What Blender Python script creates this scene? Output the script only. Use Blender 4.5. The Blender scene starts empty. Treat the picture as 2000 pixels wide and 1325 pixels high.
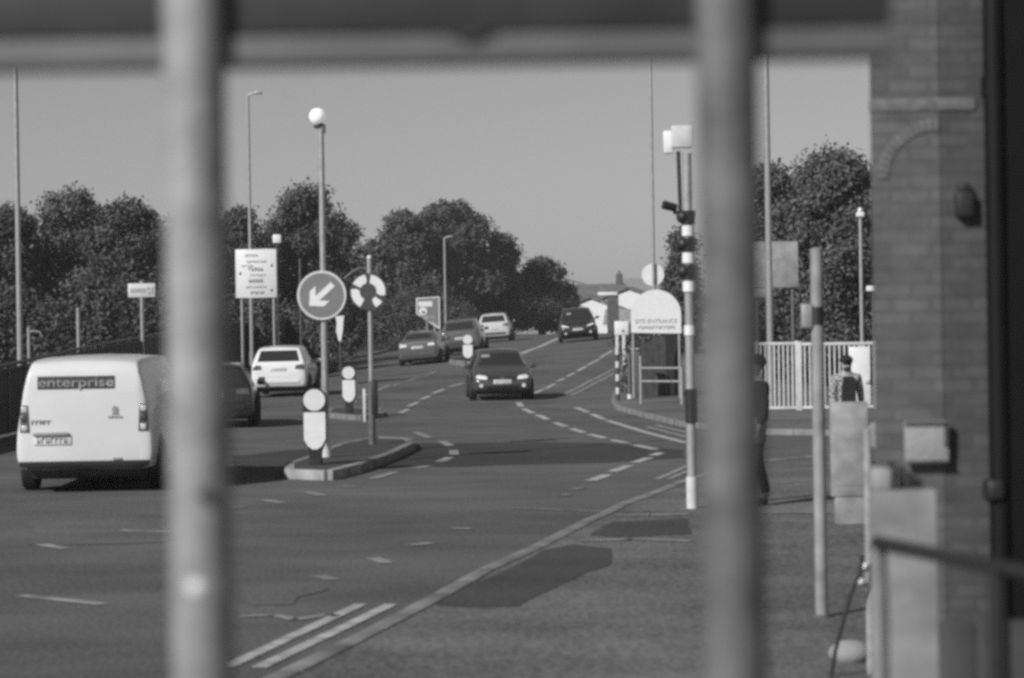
import bpy, bmesh, math, random
import numpy as np
from mathutils import Vector, Matrix
from mathutils.bvhtree import BVHTree
random.seed(7)
RNG = np.random.default_rng(11)
C = bpy.context.scene.collection
SC = bpy.context.scene
R = math.radians

# ------------------------------------------------------------------ camera
FPX = 4600.0                      # focal length in pixels of the 2000 px wide photograph (85 mm class lens)
EYE = Vector((0, 0, 2.1))
PITCH, ROLL = 19.5/4600, 0.0155
FWD = Vector((0, math.cos(PITCH), -math.sin(PITCH)))
UP0 = Vector((0, math.sin(PITCH), math.cos(PITCH)))
RT0 = Vector((1, 0, 0))
UPV = UP0*math.cos(ROLL) + RT0*math.sin(ROLL)
RTV = RT0*math.cos(ROLL) - UP0*math.sin(ROLL)
cam = bpy.data.cameras.new('camera')
cam.lens = FPX*36/2000; cam.sensor_width = 36; cam.clip_start = .1; cam.clip_end = 5000
cam.dof.use_dof = True; cam.dof.focus_distance = 64; cam.dof.aperture_fstop = 2.9
camo = bpy.data.objects.new('camera', cam); C.objects.link(camo)
m = Matrix((RTV, UPV, -FWD)).transposed().to_4x4(); m.translation = EYE
camo.matrix_world = m
SC.camera = camo

# ------------------------------------------------------------------ sky and sun
SUN_EL, SUN_BACK = R(33), R(48)   # low sun from the left, behind the camera
SUNV = Vector((-math.cos(SUN_BACK)*math.cos(SUN_EL), -math.sin(SUN_BACK)*math.cos(SUN_EL), math.sin(SUN_EL)))
w = bpy.data.worlds.new('World'); SC.world = w; w.use_nodes = True
nt = w.node_tree; nt.nodes.clear()
sky = nt.nodes.new('ShaderNodeTexSky'); sky.sky_type = 'NISHITA'; sky.sun_disc = False
sky.sun_elevation = SUN_EL
sky.sun_rotation = math.atan2(SUNV.x, SUNV.y)
sky.dust_density = 0.6; sky.air_density = 1.0
bw = nt.nodes.new('ShaderNodeRGBToBW'); bg = nt.nodes.new('ShaderNodeBackground'); wo = nt.nodes.new('ShaderNodeOutputWorld')
bg.inputs['Strength'].default_value = 0.058
nt.links.new(sky.outputs['Color'], bw.inputs[0]); nt.links.new(bw.outputs[0], bg.inputs['Color']); nt.links.new(bg.outputs[0], wo.inputs['Surface'])
sl = bpy.data.lights.new('sun', 'SUN'); sl.energy = 3.7; sl.angle = R(.5); sl.color = (1, 1, 1)
so = bpy.data.objects.new('sun', sl); C.objects.link(so); so.rotation_euler = (-SUNV).to_track_quat('-Z', 'Y').to_euler()
SC.view_settings.view_transform = 'Standard'; SC.view_settings.look = 'None'
SC.view_settings.exposure = 0.12; SC.view_settings.gamma = 1
SC.render.engine = 'CYCLES'
SC.cycles.use_denoising = False
SC.cycles.use_adaptive_sampling = False
SC.cycles.sample_clamp_indirect = 2; SC.cycles.caustics_reflective = False; SC.cycles.caustics_refractive = False
SC.cycles.max_bounces = 5; SC.cycles.diffuse_bounces = 2; SC.cycles.glossy_bounces = 3
SC.cycles.pixel_filter_type = 'BLACKMAN_HARRIS'; SC.cycles.filter_width = 3.3
SC.render.film_transparent = False

# ------------------------------------------------------------------ ground shape and picture-to-place helpers
_GY = [-50, 0, 66, 75, 85, 100, 110, 120, 144, 170, 190, 230, 300, 400, 3000]
_GZ = [0, 0, 0, .06, .32, .80, 1.04, 1.15, 1.38, 1.62, 1.66, 1.0, -1.5, -3.5, -3.5]
_fy = np.arange(-50, 3000, 1.0); _fz = np.interp(_fy, _GY, _GZ)
_k = np.hanning(13); _k /= _k.sum(); _fz = np.convolve(np.pad(_fz, 6, mode='edge'), _k, 'valid')
def sstep(a, b, t):
    t = min(1, max(0, (t-a)/(b-a))); return t*t*(3-2*t)
def g(x, y):
    c = .075*sstep(68, 105, y)*(1-sstep(130, 180, y))
    return float(np.interp(y, _fy, _fz)) + c*max(-8, min(8, x))
def at(px, py, D):
    d = FWD*FPX + RTV*(px-1000) - UPV*(py-662.5)
    return EYE + d*(D/d.y)
def hit(px, py, lift=0.0):
    a = None
    D = 6.0
    while D < 400:
        p = at(px, py, D)
        if p.z <= g(p.x, p.y)+lift:
            lo, hi = D-.5, D
            for _ in range(24):
                mid = (lo+hi)/2; q = at(px, py, mid)
                if q.z <= g(q.x, q.y)+lift: hi = mid
                else: lo = mid
            p = at(px, py, hi); p.z = g(p.x, p.y)+lift
            return p
        D += .5
    p = at(px, py, 170); p.z = g(p.x, p.y)+lift
    return p
def ppm(D): return FPX/D

# ------------------------------------------------------------------ materials (all neutral: the picture is black and white film)
M = {}
def mat(name, v, rough=.6, metal=0.0, vary=.15, scale=6.0, bump=0.0, bscale=60, coat=0.0, spec=.5, emit=0):
    mt = bpy.data.materials.new(name); mt.use_nodes = True
    n = mt.node_tree; b = n.nodes['Principled BSDF']
    b.inputs['Roughness'].default_value = rough; b.inputs['Metallic'].default_value = metal
    b.inputs['Specular IOR Level'].default_value = spec
    if coat: b.inputs['Coat Weight'].default_value = coat; b.inputs['Coat Roughness'].default_value = .06
    tc = n.nodes.new('ShaderNodeTexCoord')
    nz = n.nodes.new('ShaderNodeTexNoise'); nz.inputs['Scale'].default_value = scale; nz.inputs['Detail'].default_value = 6
    cr = n.nodes.new('ShaderNodeValToRGB')
    lo, hi = v*(1-vary), min(1, v*(1+vary))
    cr.color_ramp.elements[0].position = .3; cr.color_ramp.elements[1].position = .7
    cr.color_ramp.elements[0].color = (lo, lo, lo, 1); cr.color_ramp.elements[1].color = (hi, hi, hi, 1)
    n.links.new(tc.outputs['Object'], nz.inputs['Vector']); n.links.new(nz.outputs['Fac'], cr.inputs['Fac']); n.links.new(cr.outputs['Color'], b.inputs['Base Color'])
    if bump:
        z2 = n.nodes.new('ShaderNodeTexNoise'); z2.inputs['Scale'].default_value = bscale; z2.inputs['Detail'].default_value = 4
        bp = n.nodes.new('ShaderNodeBump'); bp.inputs['Strength'].default_value = bump; bp.inputs['Distance'].default_value = .02
        n.links.new(tc.outputs['Object'], z2.inputs['Vector']); n.links.new(z2.outputs['Fac'], bp.inputs['Height']); n.links.new(bp.outputs['Normal'], b.inputs['Normal'])
    if emit:
        b.inputs['Emission Color'].default_value = (1, 1, 1, 1); b.inputs['Emission Strength'].default_value = emit
    M[name] = mt
    return mt
def asphalt(name, v, patch=.25, streak=True):
    mt = bpy.data.materials.new(name); mt.use_nodes = True
    n = mt.node_tree; b = n.nodes['Principled BSDF']; b.inputs['Roughness'].default_value = .85; b.inputs['Specular IOR Level'].default_value = .25
    tc = n.nodes.new('ShaderNodeTexCoord')
    def noise(sc, det, sx=1, sy=1):
        mp = n.nodes.new('ShaderNodeMapping'); mp.inputs['Scale'].default_value = (sx, sy, 1)
        z = n.nodes.new('ShaderNodeTexNoise'); z.inputs['Scale'].default_value = sc; z.inputs['Detail'].default_value = det
        n.links.new(tc.outputs['Object'], mp.inputs['Vector']); n.links.new(mp.outputs['Vector'], z.inputs['Vector'])
        return z.outputs['Fac']
    def math2(op, a, bb):
        q = n.nodes.new('ShaderNodeMath'); q.operation = op
        for i, t in enumerate((a, bb)):
            if isinstance(t, (int, float)): q.inputs[i].default_value = t
            else: n.links.new(t, q.inputs[i])
        return q.outputs[0]
    big = noise(.22, 5); mid = noise(1.3, 6, .5, .8); fine = noise(27, 2, 1, .35)
    s = math2('ADD', math2('MULTIPLY', big, 1.2), math2('MULTIPLY', mid, .9)); s = math2('ADD', s, math2('MULTIPLY', fine, 1.1))
    f = math2('ADD', math2('MULTIPLY', math2('SUBTRACT', s, 1.6), patch*2.2), 1.0)
    c = math2('MULTIPLY', f, v)
    n.links.new(c, b.inputs['Base Color'])
    bp = n.nodes.new('ShaderNodeBump'); bp.inputs['Strength'].default_value = .5; bp.inputs['Distance'].default_value = .01
    n.links.new(fine, bp.inputs['Height']); n.links.new(bp.outputs['Normal'], b.inputs['Normal'])
    M[name] = mt; return mt
def brick(name, v):
    mt = bpy.data.materials.new(name); mt.use_nodes = True
    n = mt.node_tree; b = n.nodes['Principled BSDF']; b.inputs['Roughness'].default_value = .9
    tc = n.nodes.new('ShaderNodeTexCoord'); mp = n.nodes.new('ShaderNodeMapping'); mp.inputs['Rotation'].default_value = (R(90), 0, 0)
    br = n.nodes.new('ShaderNodeTexBrick'); br.inputs['Scale'].default_value = 1
    br.inputs['Brick Width'].default_value = .17; br.inputs['Row Height'].default_value = .058; br.inputs['Mortar Size'].default_value = .008
    br.inputs['Color1'].default_value = (v*.85,)*3+(1,); br.inputs['Color2'].default_value = (v*1.18,)*3+(1,); br.inputs['Mortar'].default_value = (v*.86,)*3+(1,)
    br.inputs['Bias'].default_value = -.1
    nz = n.nodes.new('ShaderNodeTexNoise'); nz.inputs['Scale'].default_value = 9; nz.inputs['Detail'].default_value = 8; nz.inputs['Roughness'].default_value = .7
    mx = n.nodes.new('ShaderNodeMix'); mx.data_type = 'RGBA'; mx.blend_type = 'OVERLAY'; mx.inputs[0].default_value = .75
    n.links.new(tc.outputs['Object'], mp.inputs['Vector']); n.links.new(mp.outputs['Vector'], br.inputs['Vector'])
    n.links.new(tc.outputs['Object'], nz.inputs['Vector'])
    nb = n.nodes.new('ShaderNodeRGBToBW'); n.links.new(nz.outputs['Color'], nb.inputs[0])
    n.links.new(br.outputs['Color'], mx.inputs[6]); n.links.new(nb.outputs[0], mx.inputs[7]); n.links.new(mx.outputs[2], b.inputs['Base Color'])
    bp = n.nodes.new('ShaderNodeBump'); bp.inputs['Strength'].default_value = .6; bp.inputs['Distance'].default_value = .01; bp.invert = True
    n.links.new(br.outputs['Fac'], bp.inputs['Height']); n.links.new(bp.outputs['Normal'], b.inputs['Normal'])
    M[name] = mt; return mt
def leafmat(name, lo, hi):
    mt = bpy.data.materials.new(name); mt.use_nodes = True
    n = mt.node_tree; b = n.nodes['Principled BSDF']; b.inputs['Roughness'].default_value = .6; b.inputs['Specular IOR Level'].default_value = .3
    ge = n.nodes.new('ShaderNodeNewGeometry'); mr = n.nodes.new('ShaderNodeMapRange')
    mr.inputs['To Min'].default_value = lo; mr.inputs['To Max'].default_value = hi
    n.links.new(ge.outputs['Random Per Island'], mr.inputs['Value']); n.links.new(mr.outputs[0], b.inputs['Base Color'])
    M[name] = mt; return mt
asphalt('asphalt', .112, .42); asphalt('asphalt_deep', .066, .3); asphalt('asphalt_dark', .052, .3); asphalt('paving', .135, .62)
mat('kerb_stone', .20, .85, vary=.3, scale=3, bump=.3)
mat('road_paint', .42, .8, vary=.4, scale=5)
mat('worn_paint', .27, .8, vary=.45, scale=4)
mat('faint_paint', .20, .85, vary=.4, scale=4)
mat('earth', .06, .95, vary=.4, scale=.6)
mat('grey_post', .31, .5, vary=.3, scale=14, bump=.15)
mat('dull_post', .115, .55, vary=.22, scale=9, bump=.15)
mat('dark_beam', .035, .7, vary=.3, scale=8)
mat('mid_beam', .135, .6, vary=.2, scale=8)
mat('galvanised', .37, .42, metal=.25, vary=.15, scale=12)
mat('pale_paint', .62, .45, vary=.12, scale=7)
mat('white_sign', .78, .5, vary=.05, scale=10)
mat('sign_grey', .20, .45, vary=.08)
mat('sign_dark', .06, .5, vary=.15)
mat('black', .02, .5, vary=.2)
mat('black_gloss', .018, .25, vary=.2)
mat('rubber', .025, .85, vary=.2)
mat('rim', .25, .35, metal=.5)
mat('glass', .03, .1, spec=.6, vary=.0)
mat('lamp_glass', .75, .15, vary=.05, spec=.6)
mat('beacon_glass', .8, .3, vary=.03, emit=.28)
mat('rear_lamp', .10, .2, vary=.25, scale=14, spec=.6)
mat('chrome', .7, .12, metal=1.0, vary=.02)
mat('plate', .74, .4, vary=.04)
mat('ink', .035, .6, vary=.05); mat('ink_soft', .28, .6, vary=.05)
mat('white_car', .80, .28, vary=.02, coat=.6)
mat('silver_car', .62, .3, metal=.15, vary=.03, coat=.6)
mat('grey_car', .14, .28, metal=.3, vary=.04, coat=.7)
mat('dark_car', .085, .24, metal=.35, vary=.05, coat=.8)
mat('black_car', .02, .26, vary=.05, coat=.8)
mat('van_white', .70, .35, vary=.04, scale=2, coat=.4)
mat('cabinet', .28, .6, vary=.32, scale=5)
mat('render_wall', .75, .85, vary=.08)
mat('roof_tile', .15, .85, vary=.3, scale=2, bump=.4, bscale=8)
mat('concrete', .30, .9, vary=.25, scale=3, bump=.3)
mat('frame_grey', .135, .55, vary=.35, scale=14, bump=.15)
mat('dark_wood', .055, .8, vary=.35, scale=5)
mat('bark', .05, .9, vary=.4, scale=4, bump=.5, bscale=12)
mat('skin', .32, .55, vary=.08); mat('hair', .02, .7, vary=.2); mat('cloth_black', .018, .9, vary=.2)
mat('cloth_dark', .03, .9, vary=.25); mat('cloth_denim', .045, .9, vary=.25)
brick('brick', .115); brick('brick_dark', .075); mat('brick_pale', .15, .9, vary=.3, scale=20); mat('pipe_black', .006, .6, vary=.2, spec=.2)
leafmat('leaf_dark', .05, .105); leafmat('leaf_mid', .06, .12); leafmat('leaf_ivy', .05, .14); leafmat('leaf_pale', .05, .12)
def plaid():
    mt = bpy.data.materials.new('plaid'); mt.use_nodes = True; n = mt.node_tree; b = n.nodes['Principled BSDF']; b.inputs['Roughness'].default_value = .9
    tc = n.nodes.new('ShaderNodeTexCoord'); ck = n.nodes.new('ShaderNodeTexChecker'); ck.inputs['Scale'].default_value = 22
    ck.inputs['Color1'].default_value = (.42,)*3+(1,); ck.inputs['Color2'].default_value = (.13,)*3+(1,)
    n.links.new(tc.outputs['Object'], ck.inputs['Vector']); n.links.new(ck.outputs['Color'], b.inputs['Base Color']); M['plaid'] = mt
plaid()

# ------------------------------------------------------------------ object helpers
def link(name, me, mt, parent=None):
    o = bpy.data.objects.new(name, me); C.objects.link(o)
    if mt: me.materials.append(M[mt] if isinstance(mt, str) else mt)
    if parent: o.parent = parent
    return o
class MB:
    def __init__(s): s.b = bmesh.new()
    def _x(s, vs, mtx):
        if mtx is not None: bmesh.ops.transform(s.b, matrix=mtx, verts=vs)
    def box(s, c, size, rz=0, rx=0, ry=0, bev=0):
        r = bmesh.ops.create_cube(s.b, size=1); vs = r['verts']
        bmesh.ops.scale(s.b, vec=Vector(size), verts=vs)
        if bev:
            es = list({e for v in vs for e in v.link_edges})
            rr = bmesh.ops.bevel(s.b, geom=es, offset=bev, segments=2, affect='EDGES', profile=.5)
            vs = list({v for f in rr['faces'] for v in f.verts} | {v for v in vs if v.is_valid})
            seen = set(vs); st = list(vs)
            while st:
                v = st.pop()
                for e in v.link_edges:
                    o = e.other_vert(v)
                    if o not in seen: seen.add(o); st.append(o)
            vs = list(seen)
        s._x(vs, Matrix.Translation(c) @ Matrix.Rotation(rz, 4, 'Z') @ Matrix.Rotation(ry, 4, 'Y') @ Matrix.Rotation(rx, 4, 'X'))
        return s
    def cyl(s, p0, p1, r0, r1=None, seg=20, caps=True):
        p0, p1 = Vector(p0), Vector(p1); d = p1-p0
        r = bmesh.ops.create_cone(s.b, cap_ends=caps, segments=seg, radius1=r0, radius2=r0 if r1 is None else r1, depth=d.length)
        s._x(r['verts'], Matrix.Translation((p0+p1)/2) @ d.to_track_quat('Z', 'Y').to_matrix().to_4x4()); return s
    def tube(s, pts, r, seg=10):
        pts = [Vector(p) for p in pts]
        rr = r if isinstance(r, (list, tuple)) else [r]*len(pts)
        rings = []
        for i, p in enumerate(pts):
            d = (pts[min(i+1, len(pts)-1)]-pts[max(i-1, 0)]).normalized()
            q = d.to_track_quat('Z', 'Y').to_matrix()
            rings.append([s.b.verts.new(p + q @ Vector((math.cos(a)*rr[i], math.sin(a)*rr[i], 0))) for a in [2*math.pi*k/seg for k in range(seg)]])
        for a, b in zip(rings, rings[1:]):
            for k in range(seg): s.b.faces.new((a[k], a[(k+1) % seg], b[(k+1) % seg], b[k]))
        s.b.faces.new(rings[0][::-1]); s.b.faces.new(rings[-1]); return s
    def sph(s, c, r, seg=20, sc=(1, 1, 1)):
        q = bmesh.ops.create_uvsphere(s.b, u_segments=seg, v_segments=seg*2//3, radius=r)
        s._x(q['verts'], Matrix.Translation(c) @ Matrix.Diagonal((*sc, 1))); return s
    def prism(s, pts, y0, y1, mtx=None):            # outline in x,z pushed along y
        a = [s.b.verts.new((x, y0, z)) for x, z in pts]; b = [s.b.verts.new((x, y1, z)) for x, z in pts]
        n = len(pts); s.b.faces.new(a); s.b.faces.new(b[::-1])
        for i in range(n): s.b.faces.new((a[i], b[i], b[(i+1) % n], a[(i+1) % n]))
        s._x(a+b, mtx); return s
    def slab(s, pts, z0, z1):                        # outline in x,y pushed along z
        a = [s.b.verts.new((x, y, z0)) for x, y in pts]; b = [s.b.verts.new((x, y, z1)) for x, y in pts]
        n = len(pts); s.b.faces.new(a[::-1]); s.b.faces.new(b)
        for i in range(n): s.b.faces.new((a[i], a[(i+1) % n], b[(i+1) % n], b[i]))
        return s
    def build(s, name, mt, parent=None, smooth=True):
        bmesh.ops.recalc_face_normals(s.b, faces=s.b.faces)
        me = bpy.data.meshes.new(name); s.b.to_mesh(me); s.b.free()
        if smooth:
            for p in me.polygons: p.use_smooth = True
            try: me.set_sharp_from_angle(angle=R(35))
            except Exception: pass
        return link(name, me, mt, parent)
def thing(name, label, cat, loc=(0, 0, 0), rz=0, group=None):
    o = bpy.data.objects.new(name, None); C.objects.link(o); o.empty_display_size = .2
    o.location = loc; o.rotation_euler = (0, 0, rz); o['label'] = label; o['category'] = cat
    if group: o['group'] = group
    return o
def tag(o, label, cat, group=None):
    o['label'] = label; o['category'] = cat
    if group: o['group'] = group
    return o
def struct(o, kind='structure'): o['kind'] = kind; return o
def pydata(name, vs, fs, mt, parent=None, smooth=False):
    me = bpy.data.meshes.new(name); me.from_pydata([tuple(v) for v in vs], [], fs); me.update()
    if smooth:
        for p in me.polygons: p.use_smooth = True
    return link(name, me, mt, parent)
def marks(n, x0, x1, z, h, y, seed=0):              # a row of unreadable letters: short dark strokes on a sign
    rr = random.Random(seed); mb = MB(); wd = (x1-x0)/n
    for i in range(n):
        cx = x0+wd*(i+.5)
        k = rr.random()
        mb.box((cx-wd*.25, y, z), (wd*.22, .006, h))
        mb.box((cx+wd*.12, y, z+h*(.35 if k < .5 else -.35)), (wd*.48, .005, h*.25))
        if k > .3: mb.box((cx+wd*.26, y, z), (wd*.2, .0055, h*(.6 if k < .7 else .95)))
    return mb
def text(body, size, loc, mt, parent, bold=False, name='lettering', rot=(R(90), 0, 0), ext=.003, width=None, offset=0.0):
    cu = bpy.data.curves.new(name, 'FONT'); cu.body = body; cu.size = size; cu.align_x = 'CENTER'; cu.align_y = 'CENTER'; cu.extrude = ext; cu.offset = offset
    o = bpy.data.objects.new(name, cu); C.objects.link(o); o.data.materials.append(M[mt])
    o.location = loc; o.rotation_euler = rot; o.parent = parent
    if width:
        bpy.context.view_layer.update(); o.scale = (width/max(o.dimensions.x, .001),)*2+(1,)
        o.scale.y = 1
    bpy.context.view_layer.update(); dg = bpy.context.evaluated_depsgraph_get()
    me = bpy.data.meshes.new_from_object(o.evaluated_get(dg)); sc, l_, r_ = o.scale.copy(), o.location.copy(), o.rotation_euler.copy()
    bpy.data.objects.remove(o); me.materials.clear()
    o = link(name, me, mt, parent); o.location = l_; o.rotation_euler = r_; o.scale = sc
    return o

# ------------------------------------------------------------------ ground, road, pavements
def sheet(name, xs, ys, lift, mt):
    vs = [(x, y, g(x, y)+lift) for y in ys for x in xs]; n = len(xs)
    fs = [(j*n+i, j*n+i+1, (j+1)*n+i+1, (j+1)*n+i) for j in range(len(ys)-1) for i in range(n-1)]
    return struct(pydata(name, vs, fs, mt, smooth=True))
xs = [-2000, -600, -200, -100, -60, -40, -30] + [float(v) for v in range(-24, 25, 3)] + [30, 40, 60, 100, 200, 600, 2000]
ys = [-60, -30, -10] + [float(v) for v in range(0, 240, 3)] + [260, 300, 350, 400, 600, 1000, 2000, 2900]
sheet('ground', xs, ys, -.16, 'earth')
sheet('road', [float(v) for v in np.arange(-26, 27, 1.0)], [float(v) for v in np.arange(-6, 205, 1.0)], 0, 'asphalt')
def region(name, pts, lift, mt, depth=None, cell=1.0, parent=None):
    """a polygon (world x,y) laid on the ground: cut into cells so it follows the slope; depth>0 gives it raised sides"""
    b = bmesh.new()
    vs = [b.verts.new((p[0], p[1], 0)) for p in pts]; b.faces.new(vs)
    bmesh.ops.triangulate(b, faces=b.faces)
    for ax in (0, 1):
        lo, hi = min(p[ax] for p in pts), max(p[ax] for p in pts)
        step = cell if ax else cell*2
        k = math.floor(lo/step)+1
        while k*step < hi:
            co = [0, 0, 0]; no = [0, 0, 0]; co[ax] = k*step; no[ax] = 1
            bmesh.ops.bisect_plane(b, geom=b.verts[:]+b.edges[:]+b.faces[:], plane_co=co, plane_no=no); k += 1
    bmesh.ops.recalc_face_normals(b, faces=b.faces)
    for f in b.faces:
        if f.normal.z < 0: f.normal_flip()
    for v in b.verts: v.co.z = g(v.co.x, v.co.y)+lift
    if depth:
        be = [e for e in b.edges if len(e.link_faces) == 1]
        r = bmesh.ops.extrude_edge_only(b, edges=be)
        for v in [q for q in r['geom'] if isinstance(q, bmesh.types.BMVert)]: v.co.z -= depth
    me = bpy.data.meshes.new(name); b.to_mesh(me); b.free()
    return link(name, me, mt, parent)
def ribbon(mb, p0, p1, wd, lift):
    p0, p1 = Vector(p0), Vector(p1); d = (p1-p0); d.z = 0; L = d.length
    if L < .01: return
    d /= L; n = Vector((-d.y, d.x, 0))*wd/2; k = max(1, int(L/1.0)); prev = None
    for i in range(k+1):
        q = p0+d*(L*i/k)
        a = q+n; c = q-n
        cur = [mb.b.verts.new((v.x, v.y, g(v.x, v.y)+lift)) for v in (a, c)]
        if prev: mb.b.faces.new((prev[0], prev[1], cur[1], cur[0]))
        prev = cur
def painted(name, segs, wd, mt='road_paint', lift=.008, base=0.0):
    mb = MB()
    for s in segs:
        for a, b in zip(s, s[1:]): ribbon(mb, hit(*a, base), hit(*b, base), wd, lift+base)
    o = mb.build(name, mt, None, False)
    for p in o.data.polygons:
        if p.normal.z < 0: p.flip()
    return struct(o)
def ragged(pts, amp=.05, step=.35, seed=1):
    rr = random.Random(seed); out = []
    for a, b in zip(pts, pts[1:]+pts[:1]):
        L = math.hypot(b[0]-a[0], b[1]-a[1]); k = max(1, int(L/step))
        for i in range(k): out.append((a[0]+(b[0]-a[0])*i/k+rr.uniform(-amp, amp), a[1]+(b[1]-a[1])*i/k+rr.uniform(-amp, amp)*1.5))
    return out
def P2(*pts): return [tuple(hit(*p)[:2]) for p in pts]
def PL(h, *pts): return [tuple(hit(*p, h)[:2]) for p in pts]
# near pavement on the right
kl = [(462, 1372), (590, 1309), (692, 1259), (812, 1197), (880, 1160), (968, 1110), (1064, 1067), (1160, 1017), (1192, 1003)]
kr = [(1232, 983), (1285, 964), (1338, 942), (1420, 915), (1500, 900), (1720, 880)]
line = PL(.1, *kl)+PL(.1, *kr)
near_pts = [(line[0][0]-1.2, 4.0)] + line + [(14, line[-1][1]+1), (14, 4.0)]
struct(region('pavement', near_pts, .09, 'paving', .12))
def kerbline(name, pts, wd, h, mt='kerb_stone'):
    mb = MB()
    for a, b in zip(pts, pts[1:]):
        a, b = Vector((*a, 0)), Vector((*b, 0)); d = b-a; L = d.length; k = max(1, round(L/.95))
        for i in range(k):
            p, q = a+d*(i/k), a+d*((i+1)/k-.006/max(L, .1)*0-0.0)
            q = p+(q-p)*.992; mid = (p+q)/2; dz = g(q.x, q.y)-g(p.x, p.y)
            mb.box((mid.x, mid.y, g(mid.x, mid.y)+h/2-.08), ((q-p).length, wd, h+.16), rz=math.atan2(d.y, d.x), ry=-math.atan2(dz, (q-p).length), bev=.012)
    return struct(mb.build(name, mt))
off = []
for i, p in enumerate(line):
    a = Vector(line[max(0, i-1)]); b = Vector(line[min(len(line)-1, i+1)]); d = (b-a).normalized(); off.append((p[0]-d.y*.07, p[1]+d.x*.07))
kerbline('kerb', off, .15, .102)
# far pavement on the right
far = PL(.1, (1226, 690), (1212, 740), (1202, 778), (1212, 793), (1262, 806), (1340, 824), (1480, 838), (1720, 842))
fp = far + [(20, far[-1][1]+2), (20, 112), (far[0][0]+1.0, 112)]
struct(region('pavement', fp, .10, 'paving', .13))
kerbline('kerb', [(x-.05, y-.05) for x, y in far], .14, .112)
# left pavement
lk = PL(.13, (-60, 800), (150, 775), (300, 755), (450, 733), (560, 716), (640, 703), (720, 691), (790, 674), (850, 660))
struct(region('pavement', lk + [(lk[-1][0]-8, 160), (-26, 150), (-26, lk[0][1])], .12, 'asphalt_deep', .15))
kerbline('kerb', [(x+.07, y-.02) for x, y in lk], .16, .15)
struct(region('road_tone_patch', ragged(P2((455, 892), (560, 880), (820, 866), (930, 866), (1050, 864), (1180, 866), (1330, 880), (1344, 894), (1180, 904), (1000, 908), (900, 912), (820, 912), (690, 918), (455, 950)), .05, .8), .004, 'asphalt_dark'))  # broad band of darker asphalt colour laid across the road
struct(region('pavement_tone_patch', ragged([tuple(hit(*p, .09)[:2]) for p in ((850, 1182), (905, 1150), (1000, 1110), (1062, 1076), (1120, 1064), (1196, 1072), (1190, 1106), (1150, 1116), (1080, 1150), (1010, 1185), (930, 1188))], .015, .3), .094, 'asphalt_deep', cell=.5))  # irregular outlines on the pavement in a darker asphalt colour
struct(region('pavement_tone_patch', ragged([tuple(hit(*p, .09)[:2]) for p in ((1150, 1046), (1195, 1020), (1340, 1014), (1352, 1044), (1200, 1050))], .015, .3, 2), .0944, 'asphalt_deep', cell=.5))

asphalt('paving_pale', .152, .4); asphalt('asphalt_pale', .12, .42)
def smear(name, pts, h, mt, seed): struct(region(name, ragged([tuple(hit(*p, h)[:2]) for p in pts], .06, .3, seed), h+.0055, mt, cell=.5))
smear('road_tone_patch', ((650, 812), (760, 776), (880, 742), (905, 752), (850, 772), (770, 812), (720, 830)), 0, 'asphalt_pale', 8)
smear('road_tone_patch', ((1050, 796), (1110, 782), (1195, 742), (1205, 780), (1190, 800), (1110, 802)), 0, 'asphalt_pale', 9)
smear('road_tone_patch', ((470, 1160), (560, 1145), (640, 1150), (560, 1180), (480, 1184)), 0, 'asphalt_pale', 10)
smear('road_tone_patch', ((60, 1020), (330, 1012), (330, 1060), (60, 1066)), 0, 'asphalt_pale', 12)
painted('lane_line', [[(767, 754), (782, 749)], [(797, 744), (820, 737)], [(830, 734), (852, 726)]], .14, 'worn_paint')
painted('lane_line', [[(782, 807), (797, 800)], [(799, 794), (816, 786)], [(821, 781), (840, 774)], [(845, 769), (867, 761)], [(877, 756), (905, 749)]], .15)
painted('centre_line', [[(1018, 692), (1054, 678), (1092, 661)]], .30)
painted('centre_line', [[(938, 686), (980, 684), (1022, 690)], [(700, 778), (762, 752)], [(905, 712), (936, 704)]], .14, 'worn_paint')
painted('lane_line', [[(1040, 771), (1060, 761)], [(1065, 760), (1084, 750)], [(1087, 746), (1102, 740)], [(1107, 736), (1122, 729)], [(1127, 726), (1145, 716)], [(1148, 714), (1170, 702)], [(1172, 700), (1200, 683)]], .15)
painted('double_line', [[(1102, 770), (1150, 746), (1198, 722)], [(1114, 773), (1156, 752), (1200, 729)]], .13, 'worn_paint')
painted('give_way_line', [[(1012, 787), (1019, 795)], [(1022, 799), (1041, 808)], [(1049, 811), (1070, 820)], [(1083, 826), (1106, 834)], [(1116, 838), (1140, 846)], [(1150, 849), (1182, 857)], [(1195, 860), (1226, 867)], [(1240, 870), (1280, 879)],
                       [(1290, 885), (1275, 891)], [(1268, 895), (1239, 905)], [(1230, 910), (1196, 922)], [(1187, 928), (1153, 940)]], .17)
painted('give_way_line', [[(1144, 953), (1117, 957)], [(1112, 966), (1096, 970)]], .12, 'faint_paint')
painted('side_road_line', [[(1125, 797), (1149, 806)], [(1155, 809), (1180, 820)], [(1186, 822), (1260, 845), (1340, 866)]], .16)
painted('double_line', [[(1262, 834), (1300, 844), (1342, 855)], [(1280, 831), (1342, 846)]], .13, 'worn_paint')
painted('double_line', [[(1280, 938), (1310, 926), (1342, 911)], [(1306, 937), (1342, 921)]], .10, 'worn_paint')
painted('double_line', [[(440, 1306), (587, 1237), (704, 1182)], [(505, 1306), (648, 1238), (764, 1182)]], .105, 'road_paint')
painted('roundabout_line', [[(887, 889), (886, 880)], [(880, 872), (862, 862)], [(840, 856), (812, 845)], [(858, 903), (879, 894)], [(805, 916), (838, 911)], [(728, 936), (771, 923)]], .16, 'worn_paint')
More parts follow.
